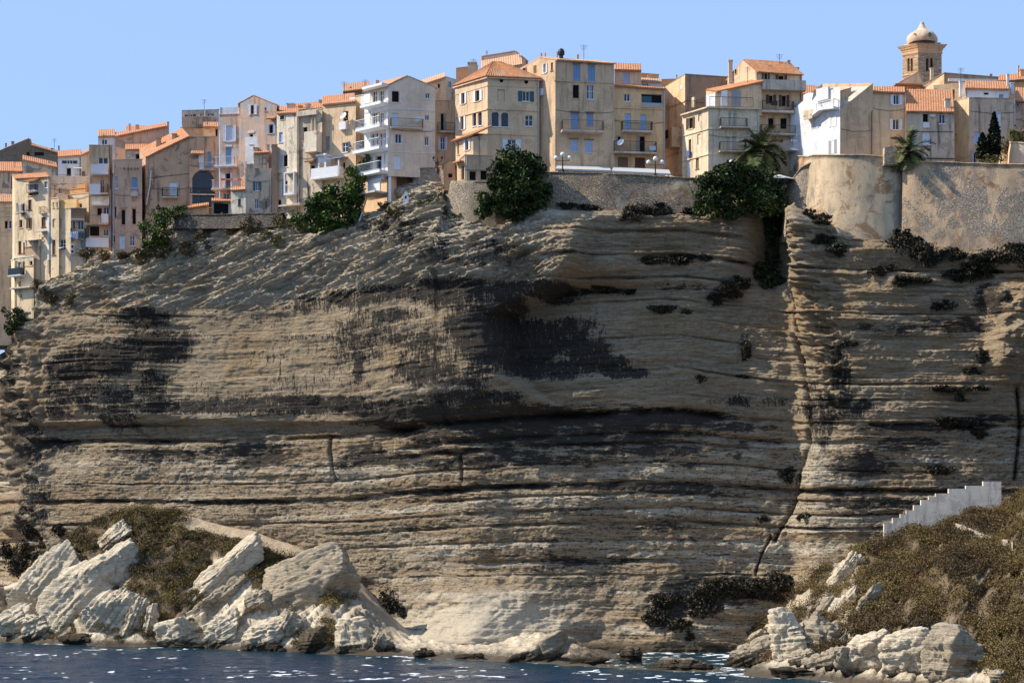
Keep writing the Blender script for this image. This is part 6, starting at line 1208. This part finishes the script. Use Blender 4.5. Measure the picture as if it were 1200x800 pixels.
# dry scrub tufts on the brow
TB = [('brown dry bush on the rim below the washing balcony', [(106, 296, 14, 7), (122, 300, 7, 6)], L_scrub), ('dry bush clump under the slender pink tower', [(150, 300, 14, 5), (170, 302, 14, 9)], L_scrub), ('dry bush left of the ivy foot', [(196, 296, 16, 8)], L_scrub), ('dry bush hanging from the terrace wall', [(222, 290, 13, 9), (238, 280, 9, 10)], L_scrub), ('tall dry bush at the end of the terrace wall', [(272, 266, 9, 12), (262, 256, 7, 7)], L_scrub), ('dry bush below the grey stone house', [(292, 266, 13, 10), (312, 258, 9, 6)], L_scrub), ('green and brown bush below the flaking cream house', [(334, 262, 13, 9), (350, 268, 9, 8)], L_olive), ('dry bush left of the bright green shrub', [(328, 282, 9, 7), (312, 276, 8, 6)], L_olive),
      ('brown bush on the sunlit slope under the white shrine', [(470, 246, 16, 5), (452, 240, 10, 4)], L_olive), ('brown bush hanging right of the white shrine', [(498, 238, 12, 4), (514, 230, 8, 4)], L_olive), ('brown tuft in the cleft below the shrine slope', [(458, 254, 6, 9)], L_scrub), ('brown bush under the white streaked wall', [(536, 254, 12, 6)], L_olive), ('dry bush low on the far left corner', [(60, 352, 9, 6), (82, 350, 6, 8)], L_scrub), ('small dry bush right of the cream house foot', [(44, 334, 7, 6), (52, 342, 5, 5)], L_scrub), ('tuft of dry grass on the top of the left headland', [(160, 606, 16, 5)], L_olive)]
for i, (lab, lb, mt) in enumerate(TB): bush('dry_bush', lab, 'bush', lb, mt, None, 44, .26, 70+i, group='dry bushes along the cliff rim', flo=.2)
bush('bush', 'round green bush beside the stone stub at the right edge', 'bush', [(1194, 158, 12, 11), (1178, 172, 7, 10)], L_olive, c_(1190)+7.5, 44, .3, 91); bush('bush', 'low flowering bush in front of the cypress pair', 'bush', [(1164, 188, 14, 6)], L_olive, c_(1164)+2.6, 50, .26, 92); bush('bush', 'small green bush under the squat palm on the rampart', 'bush', [(1056, 184, 10, 4), (1072, 186, 8, 3)], L_green, c_(1056)+2.8, 50, .24, 93)
def cypress(px, yt, yb, w, D, label, seed):
    rs = np.random.RandomState(seed); b = at(px, yb, D); hgt = zof(yt, D)-b.z; n = int(2600*hgt/5); k = rs.rand(n); a = rs.rand(n)*6.283; rad = w/2*D/F*np.clip(np.minimum(1, (1-k)*2.2)**.75*np.minimum(1, .45+k*4), 0, 1)*(.55+.5*fbm3(np.cos(a)*2, np.sin(a)*2, k*9, 3, seed))*np.sqrt(rs.rand(n))*1.25
    P = np.stack([b.x+rad*np.cos(a), b.y+rad*np.sin(a), b.z+.2+k*hgt], -1); V, Fc = leaves(P, .34, rs, 1.2); root = thing('cypress', label, 'cypress', b)
    newmesh('crown', V, Fc, L_cyp, root, attrs={'var': ('FACE', rs.rand(n))}); q = MB(); q.bar(b-Vector((0, 0, .3)), b+Vector((0, 0, hgt*.8)), .12, r2=.03); q.build('trunk', M['bark'], root)
cypress(1165, 134, 191, 15, c_(1165)+4.2, 'tall slim dark cypress in front of the grey corner house', 5); cypress(1151.5, 158, 191, 15, c_(1150)+4, 'shorter bushy cypress left of the tall one', 6)
def palm(px, py, yb, D, L, n, label, seed, trunkr=.28, name='palm_tree', cat='palm', up0=1.35, leafw=.05):
    rs = np.random.RandomState(seed); c = at(px, py, D); b = at(px, yb, D); root = thing(name, label, cat, b); q = MB(); q.bar(b-Vector((0, 0, .5)), c, trunkr*1.1, r2=trunkr, n=10); q.lathe((c.x, c.y, c.z-.5), [(trunkr, 0), (trunkr*1.7, .35), (trunkr*1.5, .7), (.1, 1.0)], 10); q.build('trunk', M['bark'], root)
    V = []; Fc = []; var = []
    for i in range(n):
        az = i*2.39996+rs.rand()*.5; el = up0-(i/n)**.8*2.05+rs.randn()*.12; l = L*(.8+.35*rs.rand()); p = np.array(c)+np.array([0, 0, .2]); d = np.array([math.cos(az)*math.cos(el), math.sin(az)*math.cos(el), math.sin(el)]); m = 22; dry = .35*(i/n)+.5*rs.rand()*(i/n)
        side = np.array([-math.sin(az), math.cos(az), 0])
        for j in range(m):
            d = d+np.array([0, 0, -.062-.02*j/m]); d /= np.linalg.norm(d); p2 = p+d*l/m
            nn = len(V); w = .04*(1-j/m)+.012; V += [p-side*w, p+side*w, p2+side*w, p2-side*w]; Fc.append([nn, nn+1, nn+2, nn+3]); var.append(.6+.3*dry)
            if j > 2:
                ll = l*.24*math.sin(math.pi*min(1, (j+1.5)/(m+1)))**.6+.1
                for sg in (-1, 1):
                    for o in (0, .5):
                        e = side*sg*.8+d*.75+np.array([0, 0, .28-.4*rs.rand()]); e = e/np.linalg.norm(e)*ll*(.85+.3*rs.rand()); f0 = p+(p2-p)*o; nn = len(V); V += [f0, f0+d*leafw*2, f0+e, f0+e*.98-d*leafw]; Fc.append([nn, nn+1, nn+2, nn+3]); var.append(np.clip(.15+.5*dry+.35*rs.rand(), 0, 1))
            p = p2
    newmesh('fronds', np.array(V), np.array(Fc), L_palm, root, attrs={'var': ('FACE', var)})
palm(890, 180, 215, c_(890)+4.5, 3.7, 60, 'large date palm with drooping fronds before the cream balcony house', 3)
palm(1064.5, 181, 191, c_(1064)+3.2, 3.0, 36, 'squat palm with upright fronds on the rampart', 4, .3, up0=1.45)
palm(897, 321, 327, face_at(897, 322).y-1.6, 1.3, 22, 'spiky yucca growing out of the dark creeper in the gully', 5, .12, 'yucca', 'yucca', 1.5, .06)
# ------------------------------------------------------------------ white stepped wall and path on the right headland
D_s = c_(1100)-1.8
q = MB(); st = [(1036, 613), (1046, 606.5), (1055, 602), (1062, 597.5), (1070.5, 591.5), (1079, 585.5), (1088, 581.5), (1096, 578), (1111, 572.5), (1131, 569), (1151, 564), (1172, 564)]
bt = poly([(1036, 646), (1060, 636), (1080, 624), (1100, 614), (1112, 612), (1172, 600)]); p0 = at(1036, 640, D_s)
for (a, y), (b, _) in zip(st, st[1:]):
    A, B = at(a, y, D_s), at(b, y, D_s); z0, z1 = zof(float(bt(a)), D_s)-.6, zof(float(bt(b)), D_s)-.6; t_ = Vector((0, .45, 0)); up = lambda P, z: Vector((P.x, P.y, z)); A.y -= .04*(A.x-p0.x); B.y -= .04*(B.x-p0.x)
    q.hexa([up(A, z0), up(B, z1), up(B+t_, z1), up(A+t_, z0), A, B, B+t_, A+t_])
tag(q.build('stepped_wall', plaster((.62, .56, .47), (.25, .2, .16), .6), loc=p0), 'white stepped wall climbing the right headland', 'wall')
def strip(name, pts, w, mat, lift=.25):
    V = []
    for u, v in pts:
        p = on_shore(u, v); V += [(p.x-.0, p.y-w, p.z+lift-.1), (p.x, p.y+w, p.z+lift+.15), (p.x, p.y+w, p.z-1), (p.x, p.y-w, p.z-1)]
    n = len(pts); Fs = []
    for i in range(n-1):
        a, b = i*4, (i+1)*4
        Fs += [(a, b, b+1, a+1), (a+1, b+1, b+2, a+2), (a+3, b+3, b, a)]
    o = newmesh(name, V, Fs, mat); return tag(o, kind='structure')
strip('footpath', [(1112, 613), (1122, 617), (1134, 622), (1146, 627), (1158, 632), (1170, 637), (1184, 641)], .9, M['concrete'])
for i, (x, y, w, lab) in enumerate(((1131, 666, 9, 'larger white stone lying in the scrub of the right headland'), (1148, 662, 7, 'smaller white stone lying in the scrub of the right headland'))): rock(lab, x, y, w, 6, 10, 'rockw', 6, 60+i, 20, n=8, group=None)
# ------------------------------------------------------------------ maquis covering the headlands: uncountable, one object each
def cover(name, N, u0, u1, dens, mat_, seed, leaf=.28, rmax=1.0):
    rs = np.random.RandomState(seed); us = rs.uniform(u0, u1, N*4); qs = rs.uniform(.03, 1.04, N*4); keep = rs.rand(N*4) < dens(us, qs); us, qs = us[keep][:N], qs[keep][:N]
    X, Y, Z = shore_pt(us, qs); n = len(us); rr = (.55+1.25*rmax*rs.rand(n)**1.4)*(.6+.8*fbm(us/20, qs*8, 3, seed)); k = 420
    d = rs.randn(n, k, 3); d[..., 2] = np.abs(d[..., 2]); d /= np.linalg.norm(d, axis=2, keepdims=True); rad = rr[:, None, None]*(.45+.6*rs.rand(n, k, 1)); P = np.stack([X, Y, Z], -1)[:, None, :]+d*rad*np.array([1.15, 1.15, .85]); var = np.clip(fbm(us/26, qs*9, 4, seed+4)[:, None]*1.5-.3+.12*(rs.rand(n, k)-.5)+.8*(rs.rand(n)[:, None]-.5), 0, 1)
    V, Fc = leaves(P.reshape(-1, 3), leaf, rs); o = newmesh(name, V, Fc, mat_, attrs={'var': ('FACE', var.ravel())}); tag(o, kind='stuff'); return o
L_heath = leafmat('heath', [(.05, .033, .015), (.11, .070, .025), (.18, .128, .039)])
cover('heath', 620, 20, 440, dl, leafmat('golden_scrub', [(.06, .042, .017), (.13, .088, .028), (.21, .155, .046)]), 8, .14, .65); cover('maquis', 1450, 860, 1290, dr, L_heath, 9, .14, .9)
